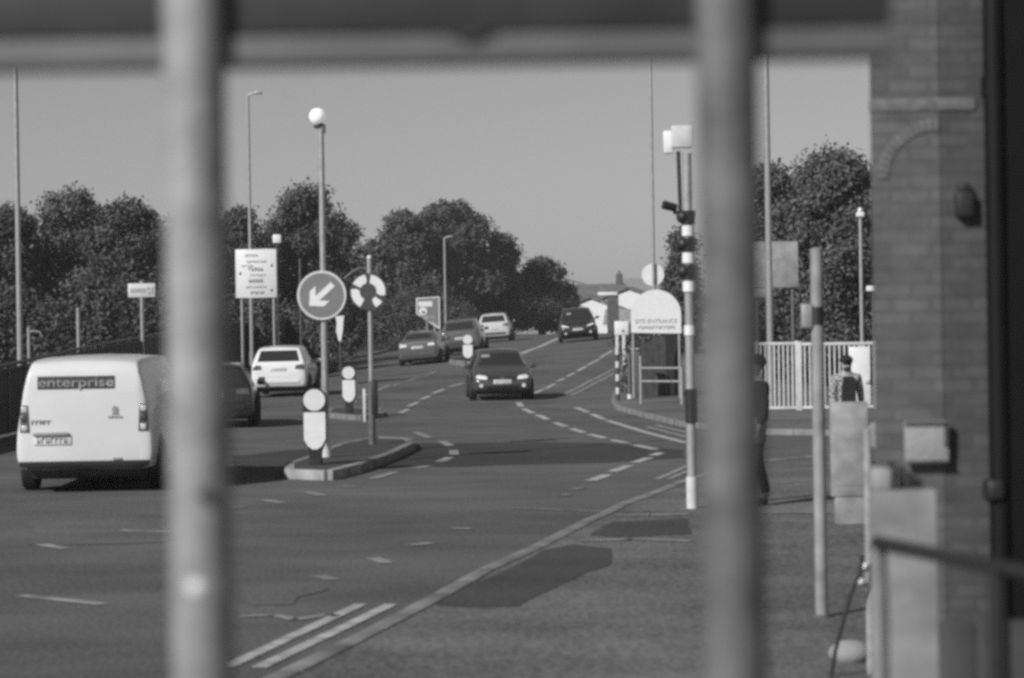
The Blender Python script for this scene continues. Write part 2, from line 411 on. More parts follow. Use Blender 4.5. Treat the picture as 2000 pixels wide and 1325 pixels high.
painted('worn_mark', [[(517, 978), (553, 983)], [(596, 962), (632, 969)], [(666, 950), (699, 952)], [(882, 1033), (920, 1034)], [(795, 1066), (843, 1062)], [(728, 1091), (754, 1101)], [(620, 1127), (651, 1134)], [(80, 1065), (130, 1073)], [(235, 1037), (330, 1040)], [(450, 993), (480, 991)], [(40, 1165), (200, 1182)]], .14, 'worn_paint')
painted('worn_mark', [[(470, 1206), (535, 1203), (575, 1212), (640, 1203), (660, 1205)]], .10, 'worn_paint')
painted('joint_line', [[(997, 994), (1090, 997), (1175, 1001)]], .10, 'faint_paint')
painted('joint_line', [[(1200, 1007), (1270, 1007), (1344, 1005)]], .16, 'worn_paint', base=.09)
painted('joint_line', [[(1130, 1058), (1230, 1054), (1350, 1058)]], .22, 'faint_paint', base=.09)
painted('joint_line', [[(1512, 945), (1545, 944)], [(1490, 1003), (1620, 1003)]], .16, 'faint_paint', base=.09)
painted('side_road_line', [[(1040, 796), (1110, 790), (1190, 792)]], .14, 'faint_paint')
painted('edge_line', [[(645, 708), (720, 696), (795, 677)]], .16, 'worn_paint')

# traffic islands
mat('nose_stone', .32, .85, vary=.3, scale=3, bump=.3)
def island(label, pts, h, nose=None):
    wp = PL(h, *pts); cx = sum(p[0] for p in wp)/len(wp); cy = sum(p[1] for p in wp)/len(wp); z = g(cx, cy)
    t = thing('traffic_island', label, 'traffic island', (cx, cy, z), 0, 'traffic islands in the junction')
    loc = [(x-cx, y-cy) for x, y in wp]
    MB().slab([(x*.93, y*.95) for x, y in loc], -.2, h-.012).build('surface', 'asphalt_deep', t, False)
    kb = MB(); nb_ = MB(); n = len(loc)
    for j, (a, b) in enumerate(zip(loc, loc[1:]+loc[:1])):
        a, b = Vector((*a, 0)), Vector((*b, 0)); d = b-a; k = max(1, round(d.length/.9))
        for i in range(k):
            p, q = a+d*(i/k), a+d*((i+1)/k); mid = (p+q)/2
            (nb_ if nose and j in nose else kb).box((mid.x, mid.y, h/2-.1), (d.length/k*.985, .15, h+.2), rz=math.atan2(d.y, d.x), bev=.015)
    kb.build('kerb', 'kerb_stone', t)
    if nose: nb_.build('kerb', 'nose_stone', t)['label'] = 'pale worn kerb stones at the tip'
    return t
island('long kerbed island carrying the round arrow sign and nearest white bollard', [(566, 916), (640, 919), (698, 905), (760, 884), (803, 864), (795, 855), (735, 853), (668, 866), (610, 890), (566, 905)], .14, (0, 1, 9))
island('small low island around the second white bollard on the left lane', [(640, 806), (700, 812), (745, 806), (740, 798), (690, 795), (648, 797)], .12)
island('far small island around the white bollard beside the dark car', [(880, 706), (915, 712), (945, 708), (950, 698), (915, 695), (885, 698)], .12)

# ------------------------------------------------------------------ foreground frame (out of focus)
FD = 2.9
def fx(px, py=662): return at(px, py, FD).x
t = thing('pipe_frame', 'blurred painted steel pipe frame with two uprights and a flat top rail', 'frame', (0, FD, 0))
xl, xr = at(382, 662, FD).x, at(1420, 662, FD).x
xl += .0035; xr += .005
MB().cyl((xl, 0, -.1), (xl, 0, 2.62), .0385, seg=32).build('post', 'grey_post', t)['label'] = 'paler left upright'
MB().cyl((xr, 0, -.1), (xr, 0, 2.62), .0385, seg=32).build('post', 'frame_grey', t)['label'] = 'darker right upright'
zk = at(408, 963, FD).z; MB().cyl((at(408, 963, FD).x, -.032, zk), (at(408, 963, FD).x, -.044, zk), .008).build('bolt', 'black', t)
zk = at(392, 1142, FD).z; MB().sph((at(392, 1142, FD).x, -.034, zk), .012, 12, (1, .6, 1)).build('rivet', 'white_sign', t)
zk = at(385, 1215, FD).z; MB().cyl((xl, 0, zk-.006), (xl, 0, zk+.006), .0395, seg=32).build('weld_ring', 'cabinet', t)
zt1, zt0 = at(900, 122, FD).z, at(900, 66, FD).z
xe = at(1742, 80, FD).x
MB().box(((xl-.75+xe)/2, .03, (zt1+zt0)/2), (xe-xl+.75, .06, zt0-zt1), bev=.004).build('top_rail', 'mid_beam', t)
MB().box(((xl-.75+xe)/2, .034, zt0+.045), (xe-xl+.75, .06, .086), bev=.006).build('cover_strip', 'dark_beam', t)
MB().prism([(-.03, 0), (.03, 0), (0, -.012)], -.008, .008, Matrix.Translation((at(915, 66, FD).x, .0, zt0+.003))).build('bracket', 'dark_beam', t)

# brick building on the right, about ten metres off
BD = 10.0
def bx(px): return at(px, 640, BD).x
t = thing('brick_building', 'blurred brick corner building with a black drainpipe at the right edge', 'building', (0, BD, 0))
x0, x1, x2 = bx(1706), bx(1840), bx(1930)
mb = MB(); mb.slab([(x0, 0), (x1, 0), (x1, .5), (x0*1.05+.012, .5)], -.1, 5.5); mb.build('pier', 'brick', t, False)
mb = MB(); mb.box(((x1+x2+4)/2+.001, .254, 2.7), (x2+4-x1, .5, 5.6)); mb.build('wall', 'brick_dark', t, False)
zb = at(1800, 205, BD).z
MB().box(((x0+x2)/2-.02, .018, zb), (x2-x0-.04, .05, .055), bev=.006).build('string_course', 'brick_pale', t)
# arched brick relief on the pier
mb = MB(); xa, ra = bx(1836), .235; za = at(1838, 352, BD).z
for k in range(13):
    a = R(91+k*7); mb.box((xa+math.cos(a)*ra, .0, za+math.sin(a)*ra), (.05, .012, .026), ry=-a, bev=.003)
mb.build('arch', 'brick_pale', t)
mb = MB(); mb.cyl((x2+.035, -.03, -.1), (x2+.035, -.03, 5.5), .045, seg=24)
for z in (at(1940, 170, BD).z,): mb.cyl((x2+.035, -.02, z-.04), (x2+.035, -.02, z+.04), .053, seg=24)
mb.build('drainpipe', 'pipe_black', t)
MB().box((x2+.5, .0, 2.7), (.99, .10, 5.6)).build('door_frame', 'pipe_black', t)
zl = at(1885, 400, BD).z
mb = MB(); mb.box((bx(1885), -.0, zl), (.075, .10, .11), bev=.01); mb.box((bx(1885), .0, zl+.07), (.05, .08, .04), bev=.01); mb.tube([(bx(1885)+.03, .03, zl-.02), (bx(1905), .03, zl-.03), (bx(1928), .03, zl-.02)], .007); mb.build('wall_lamp', 'black', t)
mb = MB(); mb.box((bx(1932)-.0, -.02, at(1935, 955, BD).z), (.075, .16, .09), bev=.02); mb.build('pipe_shoe', 'black', t)
zp0, zp1 = at(1800, 905, BD-.02).z, at(1800, 822, BD-.02).z
q = thing('wall_sign', 'blurred pale rectangular sign fixed low on the brick pier', 'sign', (bx(1803), BD-.04, 0))
MB().box((0, 0, (zp0+zp1)/2), (.185, .02, zp1-zp0), bev=.004).build('plate', 'concrete', q)
mb = MB(); mb.box((0, -.012, zp1-.012), (.18, .006, .018)); mb.box((.082, -.012, zp1-.06), (.016, .006, .10)); mb.box((0, -.012, zp0+.006), (.18, .006, .012)); mb.build('border', 'dark_wood', q)
# low pale vented cabinet, gate and slanting handrail in front of the wall
CD = 7.4
def cx_(px): return at(px, 1000, CD).x
q = thing('meter_cabinet', 'blurred pale grey metal cabinet with dark slots below the wall sign', 'cabinet', (0, CD, 0))
zc = at(1760, 958, CD).z
MB().slab([(cx_(1702), 0), (cx_(1828), 0), (cx_(1828), .3), (cx_(1702)*1.035, .3)], -.1, zc).build('body', 'cabinet', q)
MB().box(((cx_(1706)+cx_(1745))/2, .06, zc+.035), (cx_(1745)-cx_(1706), .1, .07), bev=.01).build('hood', 'cabinet', q)
for i, (px, h) in enumerate(((1753, .085), (1772, .07), (1790, .05), (1806, .03))):
    MB().box((cx_(px), .1, zc+h/2), (.016, .06, h), bev=.003).build('slot', 'black', q)
GD = 5.4
p0, p1 = at(1712, 1060, GD), at(1990, 1116, GD-.7)
q = thing('handrail', 'blurred dark sloping handrail across the lower right corner', 'handrail', (p0.x, p0.y, 0))
l0 = Vector((0, 0, p0.z)); l1 = Vector((p1.x-p0.x, p1.y-p0.y, p1.z))
mb = MB(); mb.tube([l0, l0.lerp(l1, .5), l1+(l1-l0)*.6], .0165); mb.build('rail', 'black', q)
mb = MB(); mb.tube([l0+Vector((.012, .0, 0)), l0+Vector((.015, 0, -.12)), l0+Vector((.02, .02, -1.25))], .011); mb.build('baluster', 'dull_post', q)
pm = l0.lerp(l1, .86); MB().tube([pm, Vector((pm.x, pm.y, -.05))], .018).build('post', 'black', q)
q = thing('timber_gate', 'blurred dark timber gate under the handrail at lower right', 'gate', (0, GD+.9, 0))
for i in range(7):
    x = at(1834, 1100, GD+.9).x+.045+i*.092
    MB().box((x, 0, .62), (.086, .03, 1.36), bev=.006).build('board', 'dark_wood', q)
xg = at(1834, 1100, GD+.9).x
MB().tube([(xg+.02, -.035, .25), (xg+.17, -.035, 1.12)], .022).build('brace', 'cabinet', q)

# post with round plate, cable and clips, about fourteen metres off
D = 13.5; s = ppm(D)
pb = at(1697, 1000, D)
q = thing('gate_post', 'slim pale post with a round plate on top beside the brick pier', 'post', (pb.x, D, 0))
zt = at(1690, 838, D).z
MB().cyl((0, 0, -.05), (0, 0, zt), .026, seg=16).build('post', 'grey_post', q)
mb = MB(); zr = at(1717, 850, D).z; mb.cyl((.07, -.02, zr), (.07, .01, zr), .082, seg=28); mb.cyl((.07, -.03, zr), (.07, -.02, zr), .05, seg=24); mb.build('round_plate', 'concrete', q)
for px, py in ((1685, 1106), (1675, 1136)):
    p = at(px, py, D); MB().sph((p.x-pb.x+.01, -.02, p.z), .026, 12, (1.2, 1, .8)).build('clip', 'white_sign', q)
cpts = [at(a, b, D-.1) for a, b in ((1684, 1085), (1680, 1120), (1662, 1160), (1645, 1220), (1632, 1270), (1622, 1330))]
tag(MB().tube(cpts, .012).build('cable', 'black'), 'black cable hanging from the clips of the slim pale post', 'cable')
p = hit(1660, 1292, .09); q = thing('stone', 'pale lump of stone on the pavement at the foot of the slim post', 'stone', p)
mb = MB(); mb.sph((0, 0, .05), .1, 12, (1.3, .9, .8)); mb.build('lump', 'concrete', q)

# ------------------------------------------------------------------ street furniture
def post_from(px, py_base, py_top, lift=.0, D=None, zpx=None):
    b = hit(px, py_base, lift) if D is None else None
    if D is not None:
        p = at(px, py_base, D); b = Vector((p.x, D, g(p.x, D)+lift))
    return b, at(zpx or px, py_top, b.y).z-b.z
b, h = post_from(1605, 1205, 487, .09)
q = thing('marker_post', 'plain grey metal post with a small box clamped near the top', 'post', b)
MB().cyl((0, 0, -.1), (0, 0, h), .043, seg=24).cyl((0, 0, h), (0, 0, h+.012), .043, .02, seg=24).build('post', 'cabinet', q)
zc = at(1590, 617, b.y).z-b.z
MB().cyl((0, 0, zc-.06), (0, 0, zc+.06), .05, seg=24).build('clamp', 'black', q)
MB().box((-.075, -.01, zc), (.075, .07, .165), bev=.01).build('box', 'galvanised', q)
MB().cyl((0, 0, 0), (0, 0, .02), .07, seg=20).build('collar', 'dull_post', q)
# utility pillar
b = hit(1660, 1024, .09); s = ppm(b.y); h = at(1655, 785, b.y).z-b.z
q = thing('utility_pillar', 'tall narrow blank pale cabinet standing in front of the checked-jacket man', 'cabinet', b)
MB().box((.0, 0, h/2+.14), (.37, .14, h-.28), bev=.01).build('body', 'cabinet', q)
MB().box((.015, 0, .14), (.33, .12, .278), bev=.01).build('plinth', 'cabinet', q)
MB().box((.0, -.072, h*.62), (.32, .006, h*.6), bev=.002).build('door', 'cabinet', q)
# banded pole with two boxes and camera
b, h = post_from(1352, 993, 300, .09, zpx=1340)
q = thing('signal_pole', 'pale crossing pole with black bands, two white boxes and a camera', 'pole', b)
MB().cyl((0, 0, -.1), (0, 0, h), .052, .048, seg=24).build('pole', 'galvanised', q)
MB().cyl((0, 0, 0), (0, 0, .35), .062, seg=24).build('sleeve', 'pale_paint', q)
def zof(py, px=1345): return at(px, py, b.y).z-b.z
for c in (424, 477, 530):
    mb = MB(); mb.cyl((0, 0, zof(c+15)), (0, 0, zof(c-12)), .075, .085, seg=24); mb.sph((-.055, -.02, zof(c)), .075, 14, (1, 1, 1)); mb.build('hood', 'black', q)
for c in (451, 504, 560):
    MB().cyl((0, 0, zof(c+10)), (0, 0, zof(c-10)), .068, seg=24).build('band', 'white_sign', q)
MB().cyl((0, 0, zof(655)), (0, 0, zof(636)), .06, seg=24).build('band', 'white_sign', q)
MB().cyl((.006, -.005, zof(826)), (.006, -.005, zof(760)), .066, seg=24).build('sleeve', 'black', q)
p = at(1329, 400, b.y)
MB().cyl((p.x-b.x, 0, zof(424)), (p.x-b.x-.015, 0, zof(296)), .022, seg=14).build('stem', 'black', q)
mb = MB(); mb.box((at(1306, 276, b.y).x-b.x, .05, zof(277)), (.11, .12, .25), bev=.012); mb.build('light_box', 'white_sign', q)
mb = MB(); mb.box((at(1331, 270, b.y).x-b.x, -.05, zof(268)), (.23, .12, .245), bev=.015); mb.build('light_box', 'pale_paint', q)
mb = MB(); cxx = at(1304, 402, b.y).x-b.x; mb.cyl((cxx-.05, -.05, zof(400)), (cxx+.09, .0, zof(406)), .05, .045, seg=16); mb.box((cxx+.13, 0, zof(415)), (.14, .04, .04)); mb.build('camera', 'black', q)

# lamp columns
def lamp(label, px, base, top, D, r0, r1, arm=0, kind='arm', mt='galvanised', over=None):
    p = at(px, base, D); b = Vector((p.x, D, g(p.x, D))); h = (over if over else at(px, top, D).z-b.z)
    q = thing('street_lamp', label, 'street lamp', b, 0, 'street lamps along the road')
    MB().cyl((0, 0, -.2), (0, 0, 1.3), r0*1.25, seg=18).build('base', mt, q)
    MB().cyl((0, 0, 1.3), (0, 0, h), r0, r1, seg=18).build('column', mt, q)
    if arm:
        d = 1 if arm > 0 else -1
        MB().tube([(0, 0, h-.15), (d*.06, 0, h-.02), (arm*.5, 0, h+.03), (arm*.6, 0, h+.04)], r1*.8).build('arm', mt, q)
        MB().box((arm*.8, 0, h+.04), (abs(arm)*.55, .2, .10), bev=.03).build('lantern', 'galvanised', q)
    return q
lamp('tall lamp column rising behind the white map sign with a short arm', 492, 690, 184, 88, .075, .05, .5)
lamp('tall pale lamp column by the left edge of the photo', 40, 745, 100, 60, .075, .06, 1.0, over=9.5)
q1272 = lamp('tall slim lamp column with a round white plate above the arched sign', 1279, 700, 60, 76, .055, .045, -1.0, over=12.5)
lamp('tall thick lamp column beside the dark-clothed pedestrian', 1506, 803, 60, 57.3, .085, .07, -1.2, over=10)
lamp('small distant lamp column in front of the round tree', 871, 660, 464, 135, .07, .06, .45)
zz = at(1277, 537, 76.1).z-q1272.location.z
MB().cyl((-.02, .06, zz), (-.02, .09, zz), .36, seg=36).build('round_plate', 'white_sign', q1272)
# slim pole by building
p = at(1684, 690, 58); b = Vector((p.x, 58, g(p.x, 58)+.1)); h = at(1679, 424, 58).z-b.z
q = thing('flood_lamp_pole', 'slim pole with a small square lamp on top before the ivy tree', 'lamp post', b)
MB().cyl((0, 0, -.2), (0, 0, h), .05, .04, seg=14).build('pole', 'galvanised', q)
MB().box((0, 0, h+.06), (.19, .15, .12), bev=.02).build('lamp_head', 'white_sign', q)
MB().sph((0, 0, h+.17), .06, 12).build('sensor', 'white_sign', q)
p = at(1706, 690, 50); b = Vector((p.x, 50, .1)); h = at(1702, 564, 50).z-b.z
q = thing('security_light_pole', 'thin dark pole with a white box light against the brick pier', 'lamp post', b)
MB().cyl((0, 0, -.2), (0, 0, h), .014, seg=10).build('pole', 'dull_post', q)
MB().box((-.03, 0, h), (.2, .12, .12), bev=.025).build('light_box', 'white_sign', q)

# Belisha beacon with keep-left disc on the island
b = hit(637, 893, .13); h = at(620, 246, b.y).z-b.z; yb = b.y
q = thing('beacon_pole', 'tall pole with a white globe and a round white-arrow sign', 'beacon', b)
MB().cyl((0, 0, -.3), (0, 0, h), .058, .044, seg=20).build('pole', 'galvanised', q)
MB().cyl((0, 0, 0), (0, 0, .22), .085, .07, seg=20).build('base', 'pale_paint', q)
MB().sph((-.05, -.0, at(617, 228, yb).z-b.z), .135, 28).build('globe', 'beacon_glass', q)
mb = MB(); mb.cyl((-.03, 0, h-.03), (-.045, 0, h+.02), .06, .085, seg=18); mb.box((.05, 0, h-.05), (.05, .05, .14), bev=.01); mb.build('globe_holder', 'dull_post', q)
pc = at(628, 577, yb-.1); cx0, cz0 = pc.x-b.x, pc.z-b.z; rr = 48/ppm(yb)
def disc_sign(parent, cx, cz, y, r, face, rim):
    MB().cyl((cx, y+.012, cz), (cx, y-.0, cz), r, seg=48).build('sign_plate', rim, parent)
    MB().cyl((cx, y, cz), (cx, y-.006, cz), r*.90, seg=48).build('sign_face', face, parent)
disc_sign(q, cx0, cz0, -.09, rr, 'sign_grey', 'pale_paint')
mb = MB(); a = R(225)
def rot(pts, ang, cx, cz): return [(cx+x*math.cos(ang)-z*math.sin(ang), cz+x*math.sin(ang)+z*math.cos(ang)) for x, z in pts]
arrow = [(-.62, -.11), (.12, -.11), (-.02, -.36), (.20, -.36), (.66, 0), (.20, .36), (-.02, .36), (.12, .11), (-.62, .11)]
arrow = [(-.66, -.12), (.18, -.12), (-.10, -.42), (.22, -.42), (.64, 0), (.22, .42), (-.10, .42), (.18, .12), (-.66, .12)]
mb.prism(rot([(x*rr, z*rr) for x, z in arrow], R(222), cx0-.01, cz0), -.105, -.0965); mb.build('arrow', 'white_sign', q, False)
for zq in (cz0+rr*.7, cz0-rr*.6): MB().box((.03, -.03, zq), (.12, .1, .05)).build('clamp', 'black', q)
# roundabout ring sign
b = hit(727, 868, .13); yb = b.y; s = ppm(yb); h = at(718, 505, yb).z-b.z
q = thing('roundabout_sign', 'round dark sign with a ring of white curved arrows on a pole', 'road sign', b)
zsl = at(722, 745, yb).z-b.z
MB().cyl((0, 0, -.1), (0, 0, zsl), .062, seg=20).build('sleeve', 'dull_post', q)
MB().cyl((0, 0, zsl), (0, 0, h), .042, seg=18).build('pole', 'galvanised', q)
MB().box((.05, .0, zsl-.28), (.12, .13, .62), bev=.02).build('cover', 'black', q)
MB().box((-.125, 0, zsl-.42), (.05, .03, .58), bev=.01).build('marker_strip', 'pale_paint', q)
pc = at(719, 570, yb-.08); cx0, cz0 = pc.x-b.x, pc.z-b.z; rr = 36/s
MB().cyl((cx0, -.05, cz0), (cx0, -.065, cz0), rr, seg=40).build('sign_plate', 'sign_dark', q)
def arcarrow(a0, a1, r0, r1, cx, cz, k=12):
    out = [(cx+math.cos(a0+(a1-a0)*i/k)*r1, cz+math.sin(a0+(a1-a0)*i/k)*r1) for i in range(k+1)]
    inn = [(cx+math.cos(a0+(a1-a0)*i/k)*r0, cz+math.sin(a0+(a1-a0)*i/k)*r0) for i in range(k+1)]
    rm = (r0+r1)/2; da = .10*(1 if a1 > a0 else -1)
    tip = [(cx+math.cos(a1)*(r1*1.0), cz+math.sin(a1)*(r1*1.06)), (cx+math.cos(a1+da)*rm, cz+math.sin(a1+da)*rm), (cx+math.cos(a1)*(r0*1.0), cz+math.sin(a1)*(r0*1.0))]
    return out+tip+inn[::-1]
for a0, a1 in ((80, -22), (-36, -72), (-118, -198), (152, 92)):
    MB().prism(arcarrow(R(a0), R(a1+10), rr*.46, rr*.93, cx0, cz0), -.072, -.066).build('curved_arrow', 'white_sign', q, False)
mb = MB(); zb_ = at(700, 530, yb).z-b.z
mb.tube([(at(672, 545, yb).x-b.x, 0, at(672, 545, yb).z-b.z), (at(690, 532, yb).x-b.x, 0, at(690, 530, yb).z-b.z), (at(704, 522, yb).x-b.x, 0, at(704, 524, yb).z-b.z), (0, 0, at(720, 527, yb).z-b.z)], .024)
mb.build('bracket_arm', 'dull_post', q)
MB().cyl((0, 0, h), (0, 0, h+.05), .05, .03, seg=14).build('cap', 'pale_paint', q)
mb = MB(); x_ = at(737, 520, yb).x-b.x; mb.cyl((x_, 0, at(737, 545, yb).z-b.z), (x_, 0, at(737, 515, yb).z-b.z), .018, seg=10); mb.box((x_+.03, 0, at(737, 515, yb).z-b.z), (.1, .03, .02)); mb.box((x_/2, 0, at(737, 543, yb).z-b.z), (abs(x_), .02, .02)); mb.build('cable_guard', 'dull_post', q)

# illuminated bollards
def bollard(label, px, base, top, wpx, lift, mtb='black'):
    b = hit(px, base, lift); s = ppm(b.y); W = wpx/s; H = (at(px, top, b.y).z-b.z)
    q = thing('traffic_bollard', label, 'traffic bollard', b, 0, 'white lit bollards on the islands')
    rr = W*.5; zb = H-2*rr
    # dark body
    n = 20
    out = [(math.cos(R(180)*i/n)*rr*1.05, zb+rr+math.sin(R(180)*i/n)*rr*1.05) for i in range(n+1)]
    out += [(-rr*1.05, .42), (-rr*.55, .22), (-rr*.5, .0), (rr*.5, 0), (rr*.55, .22), (rr*1.05, .42)]
    MB().prism(out, -.02, .26).build('shell', mtb, q)
    zj = zb-.02
    disc = [(math.cos(2*math.pi*i/32)*rr*.98, zb+rr+math.sin(2*math.pi*i/32)*rr*.98) for i in range(32)]
    MB().prism(disc, -.035, -.02).build('disc_panel', 'lamp_glass', q)
    k = .26*H
    low = [(-rr*.98, zj), (-rr*.98, .26+k*.5), (-rr*.62, .26+k*.15), (-rr*.2, .26), (rr*.2, .26), (rr*.62, .26+k*.15), (rr*.98, .26+k*.5), (rr*.98, zj)]
    MB().prism(low, -.035, -.02).build('face_panel', 'white_sign', q)
    MB().box((rr*1.07, .12, zb*.62), (.02, .2, zb*.62), bev=.004).build('side_panel', 'pale_paint', q)
    MB().box((0, .12, .05), (rr*1.1, .3, .14), bev=.02).build('foot', 'rubber', q)
    return q
bollard('nearest white bollard with a round top at the tip of the long island', 616, 912, 760, 43, .10)
bollard('white bollard in front of the grey estate lane, between the two sign poles', 682, 806, 716, 25, .12)
bollard('farthest white bollard, directly left of the oncoming dark saloon', 914, 712, 654, 19, .12)
# white strip markers at the left kerb and the small white post
for i, (px, base, top, wpx) in enumerate(((613, 704, 677, 12), (649, 700, 668, 11))):
    b = hit(px, base, .12); s = ppm(b.y); h = at(px, top, b.y).z-b.z
    q = thing('kerb_post', ('stubby white kerb post right behind the white hatchback', 'taller white kerb post just right of the beacon pole')[i], 'post', b, 0, 'white kerb posts on the left')
    MB().box((0, 0, h/2), (wpx/s, .12, h), bev=.03).build('body', 'pale_paint', q)
    MB().box((0, 0, h*.75), (wpx/s*1.03, .125, h*.12), bev=.005).build('band', 'sign_grey', q)
b = hit(664, 676, .12); D = 92; p = at(664, 668, D); b = Vector((p.x, D, g(p.x, D)+.1)); s = ppm(D)
q = thing('flag_banner', 'white tapering banner hanging beside the keep-left pole', 'banner', b)
zt = at(665, 618, D).z-b.z; z0 = at(663, 668, D).z-b.z
wz = 7/s
MB().prism([(-wz*1.2, zt), (wz*1.3, zt+.02), (wz*1.0, zt-.22), (wz*.9, zt-.5), (.25*wz, z0), (-.4*wz, z0+.05), (-wz, zt-.55), (-wz*.8, zt-.25)], -.03, .03).build('cloth', 'white_sign', q)
MB().cyl((0, .05, -.2), (0, .05, zt+.05), .025, seg=10).build('pole', 'dull_post', q)

# map sign
D = 84.0; s = ppm(D)
p = at(502, 660, D); b = Vector((p.x, D, g(p.x, D)+.05))
q = thing('direction_board', 'large white board with rows of dark lettering on two posts', 'road sign', b)
za, zb = at(500, 487, D).z-b.z, at(500, 582, D).z-b.z; W = 80/s
MB().box((0, 0, (za+zb)/2), (W, .04, za-zb), bev=.01).build('board', 'white_sign', q)
for x in (-W*.36, W*.42): MB().cyl((x, .06, -.3), (x, .06, za-.1), .05, seg=14).build('post', 'galvanised', q)
Hh = za-zb
rows = [(.87, .32, 10, -.1, .05, 'ink_soft'), (.74, .5, 14, .02, .05, 'ink_soft'), (.655, .3, 8, -.2, .04, 'ink_soft'), (.585, .37, 5, .0, .075, 'ink'), (.46, .42, 12, .05, .045, 'ink_soft'), (.35, .37, 5, .0, .075, 'ink'), (.22, .5, 13, .0, .05, 'ink_soft'), (.10, .35, 6, .03, .06, 'ink')]
for i, (fz, fw, n, ox, fh, mt) in enumerate(rows):
    marks(n, W*(ox-fw/2), W*(ox+fw/2), zb+Hh*fz, Hh*fh, -.024, i).build('lettering', mt, q, False)
for (fx_, fz) in ((-.37, .5), (.40, .66), (.39, .15)):
    a = W*.05; MB().prism([(fx_*W-a, zb+Hh*fz), (fx_*W+a*.2, zb+Hh*fz+a), (fx_*W+a*.2, zb+Hh*fz-a)], -.027, -.02).build('arrow', 'ink', q, False)
p = at(541, 467, D+2); b2 = Vector((p.x, D+2, g(p.x, D+2)))
q = thing('cctv_pole', 'small white lamp box on a dark pole right of the white board', 'lamp post', b2)
h = p.z-b2.z; MB().cyl((0, 0, -.3), (0, 0, h), .035, seg=10).build('pole', 'sign_dark', q); MB().box((0, 0, h), (.30, .2, .32), bev=.04).build('lamp_head', 'white_sign', q)
p = at(586, 520, D+6); b2 = Vector((p.x, D+6, g(p.x, D+6)))
q = thing('bare_pole', 'short bare grey pole rising before the hedge right of the white board', 'pole', b2)
h = at(585, 507, D+6).z-b2.z; MB().cyl((0, 0, -.3), (0, 0, h), .045, seg=10).build('shaft', 'dull_post', q); MB().cyl((0, 0, h), (0, 0, h+.04), .055, .02, seg=10).build('cap', 'dull_post', q)
# far cut-corner direction sign
D = 108; s = ppm(D); p = at(836, 610, D); b = Vector((p.x, D, g(p.x, D)))
q = thing('corner_sign', 'dark road sign with white panel, white disc and a cut-off lower corner', 'road sign', b)
def zz_(py, px=836): return at(px, py, D).z-b.z
wl, wr = -23/s, 23/s
MB().prism([(wl, zz_(582)), (wr, zz_(580)), (wr, zz_(644)), (wl, zz_(613))], -.02, .02).build('board', 'white_sign', q, False)
MB().prism([(wl*.9, zz_(584)), (wr*.9, zz_(582)), (wr*.9, zz_(639)), (wl*.9, zz_(612))], -.028, -.021).build('sign_face', 'sign_grey', q, False)
MB().box((wl*.18-.02, -.03, zz_(594)), (27/s, .008, 10/s)).build('panel', 'white_sign', q)
MB().cyl((-10/s, -.03, zz_(608)), (-10/s, -.034, zz_(608)), 8/s, seg=24).build('disc', 'white_sign', q)
MB().box((-9/s, -.038, zz_(610)), (6/s, .006, 4/s)).build('disc_mark', 'sign_dark', q)
MB().prism([(wl*.75, zz_(617)), (wr*.7, zz_(618)), (wr*.7, zz_(633)), (wl*.2, zz_(626))], -.036, -.029).build('panel', 'worn_paint', q, False)
for x in (wr*.55, -wr*.1): MB().cyl((x, .06, -.3), (x, .06, zz_(600)), .04, seg=10).build('post', 'galvanised', q)
# small sign at left
D = 72; s = ppm(D); p = at(279, 700, D); b = Vector((p.x, D, g(p.x, D)))
q = thing('street_sign', 'small pale rectangular sign on one post above the dark fence', 'road sign', b)
zt, z0 = at(278, 554, D).z-b.z, at(278, 581, D).z-b.z
MB().box((0, -.05, (zt+z0)/2), (53/s, .03, zt-z0), bev=.012).build('plate', 'pale_paint', q)
marks(6, -.34, .14, (zt+z0)/2, .12, -.07, 5).build('lettering', 'ink_soft', q, False)
mb = MB(); mb.box((.22, -.07, (zt+z0)/2+.05), (.1, .006, .06)); mb.box((.24, -.07, (zt+z0)/2-.08), (.06, .006, .1)); mb.box((.34, -.07, (zt+z0)/2), (.05, .006, .2)); mb.build('emblem', 'ink_soft', q)
MB().cyl((0, 0, -.3), (0, 0, zt+.08), .058, seg=14).build('post', 'galvanised', q)
for px, top, base, D, lab in ((154, 602, 705, 66, 'plain grey post standing at the fence above the van roof'), (57, 640, 705, 58, 'short grey post just right of the left-edge lamp column')):
    p = at(px, base, D); b = Vector((p.x, D, g(p.x, D))); h = at(px, top, D).z-b.z
    q = thing('fence_post', lab, 'post', b)
    MB().cyl((0, 0, -.2), (0, 0, h), .052 if px > 100 else .04, seg=14).build('shaft', 'galvanised', q)
    MB().cyl((0, 0, h), (0, 0, h+.02), .05, .02, seg=14).build('cap', 'galvanised', q)
    if px < 100: MB().tube([(0, 0, h-.12), (.12, 0, h-.08), (.28, 0, h-.12), (.33, 0, h-.25)], .02).build('bent_arm', 'galvanised', q)

# arched site sign and railings
b = hit(1282, 797, .10); D = 66.0; s = ppm(D)
pa = at(1281, 610, D); z0 = at(1281, 651, D).z; zt = at(1281, 566, D).z; W = 98/s
bz = g(pa.x, D)+.10
q = thing('site_sign', 'white arched SITE ENTRANCE board on two slim posts', 'sign', (pa.x, D, bz))
n = 24; hw = W/2; zs = (z0-bz)+(zt-z0)*.42; rz_ = (zt-z0)*.58
pts = [(-hw, z0-bz+.02)] + [(-math.cos(math.pi*i/n)*hw, zs+math.sin(math.pi*i/n)*rz_) for i in range(n+1)] + [(hw, z0-bz-.02)]
MB().prism(pts, -.02, .02).build('board', 'white_sign', q, False)
for x in (-hw*.92, hw*.92): MB().cyl((x, .05, -.2), (x, .05, zs), .035, seg=12).build('post', 'galvanised', q)
text('SITE ENTRANCE', .17, (0, -.024, z0-bz+.33), 'ink_soft', q, width=W*.84)
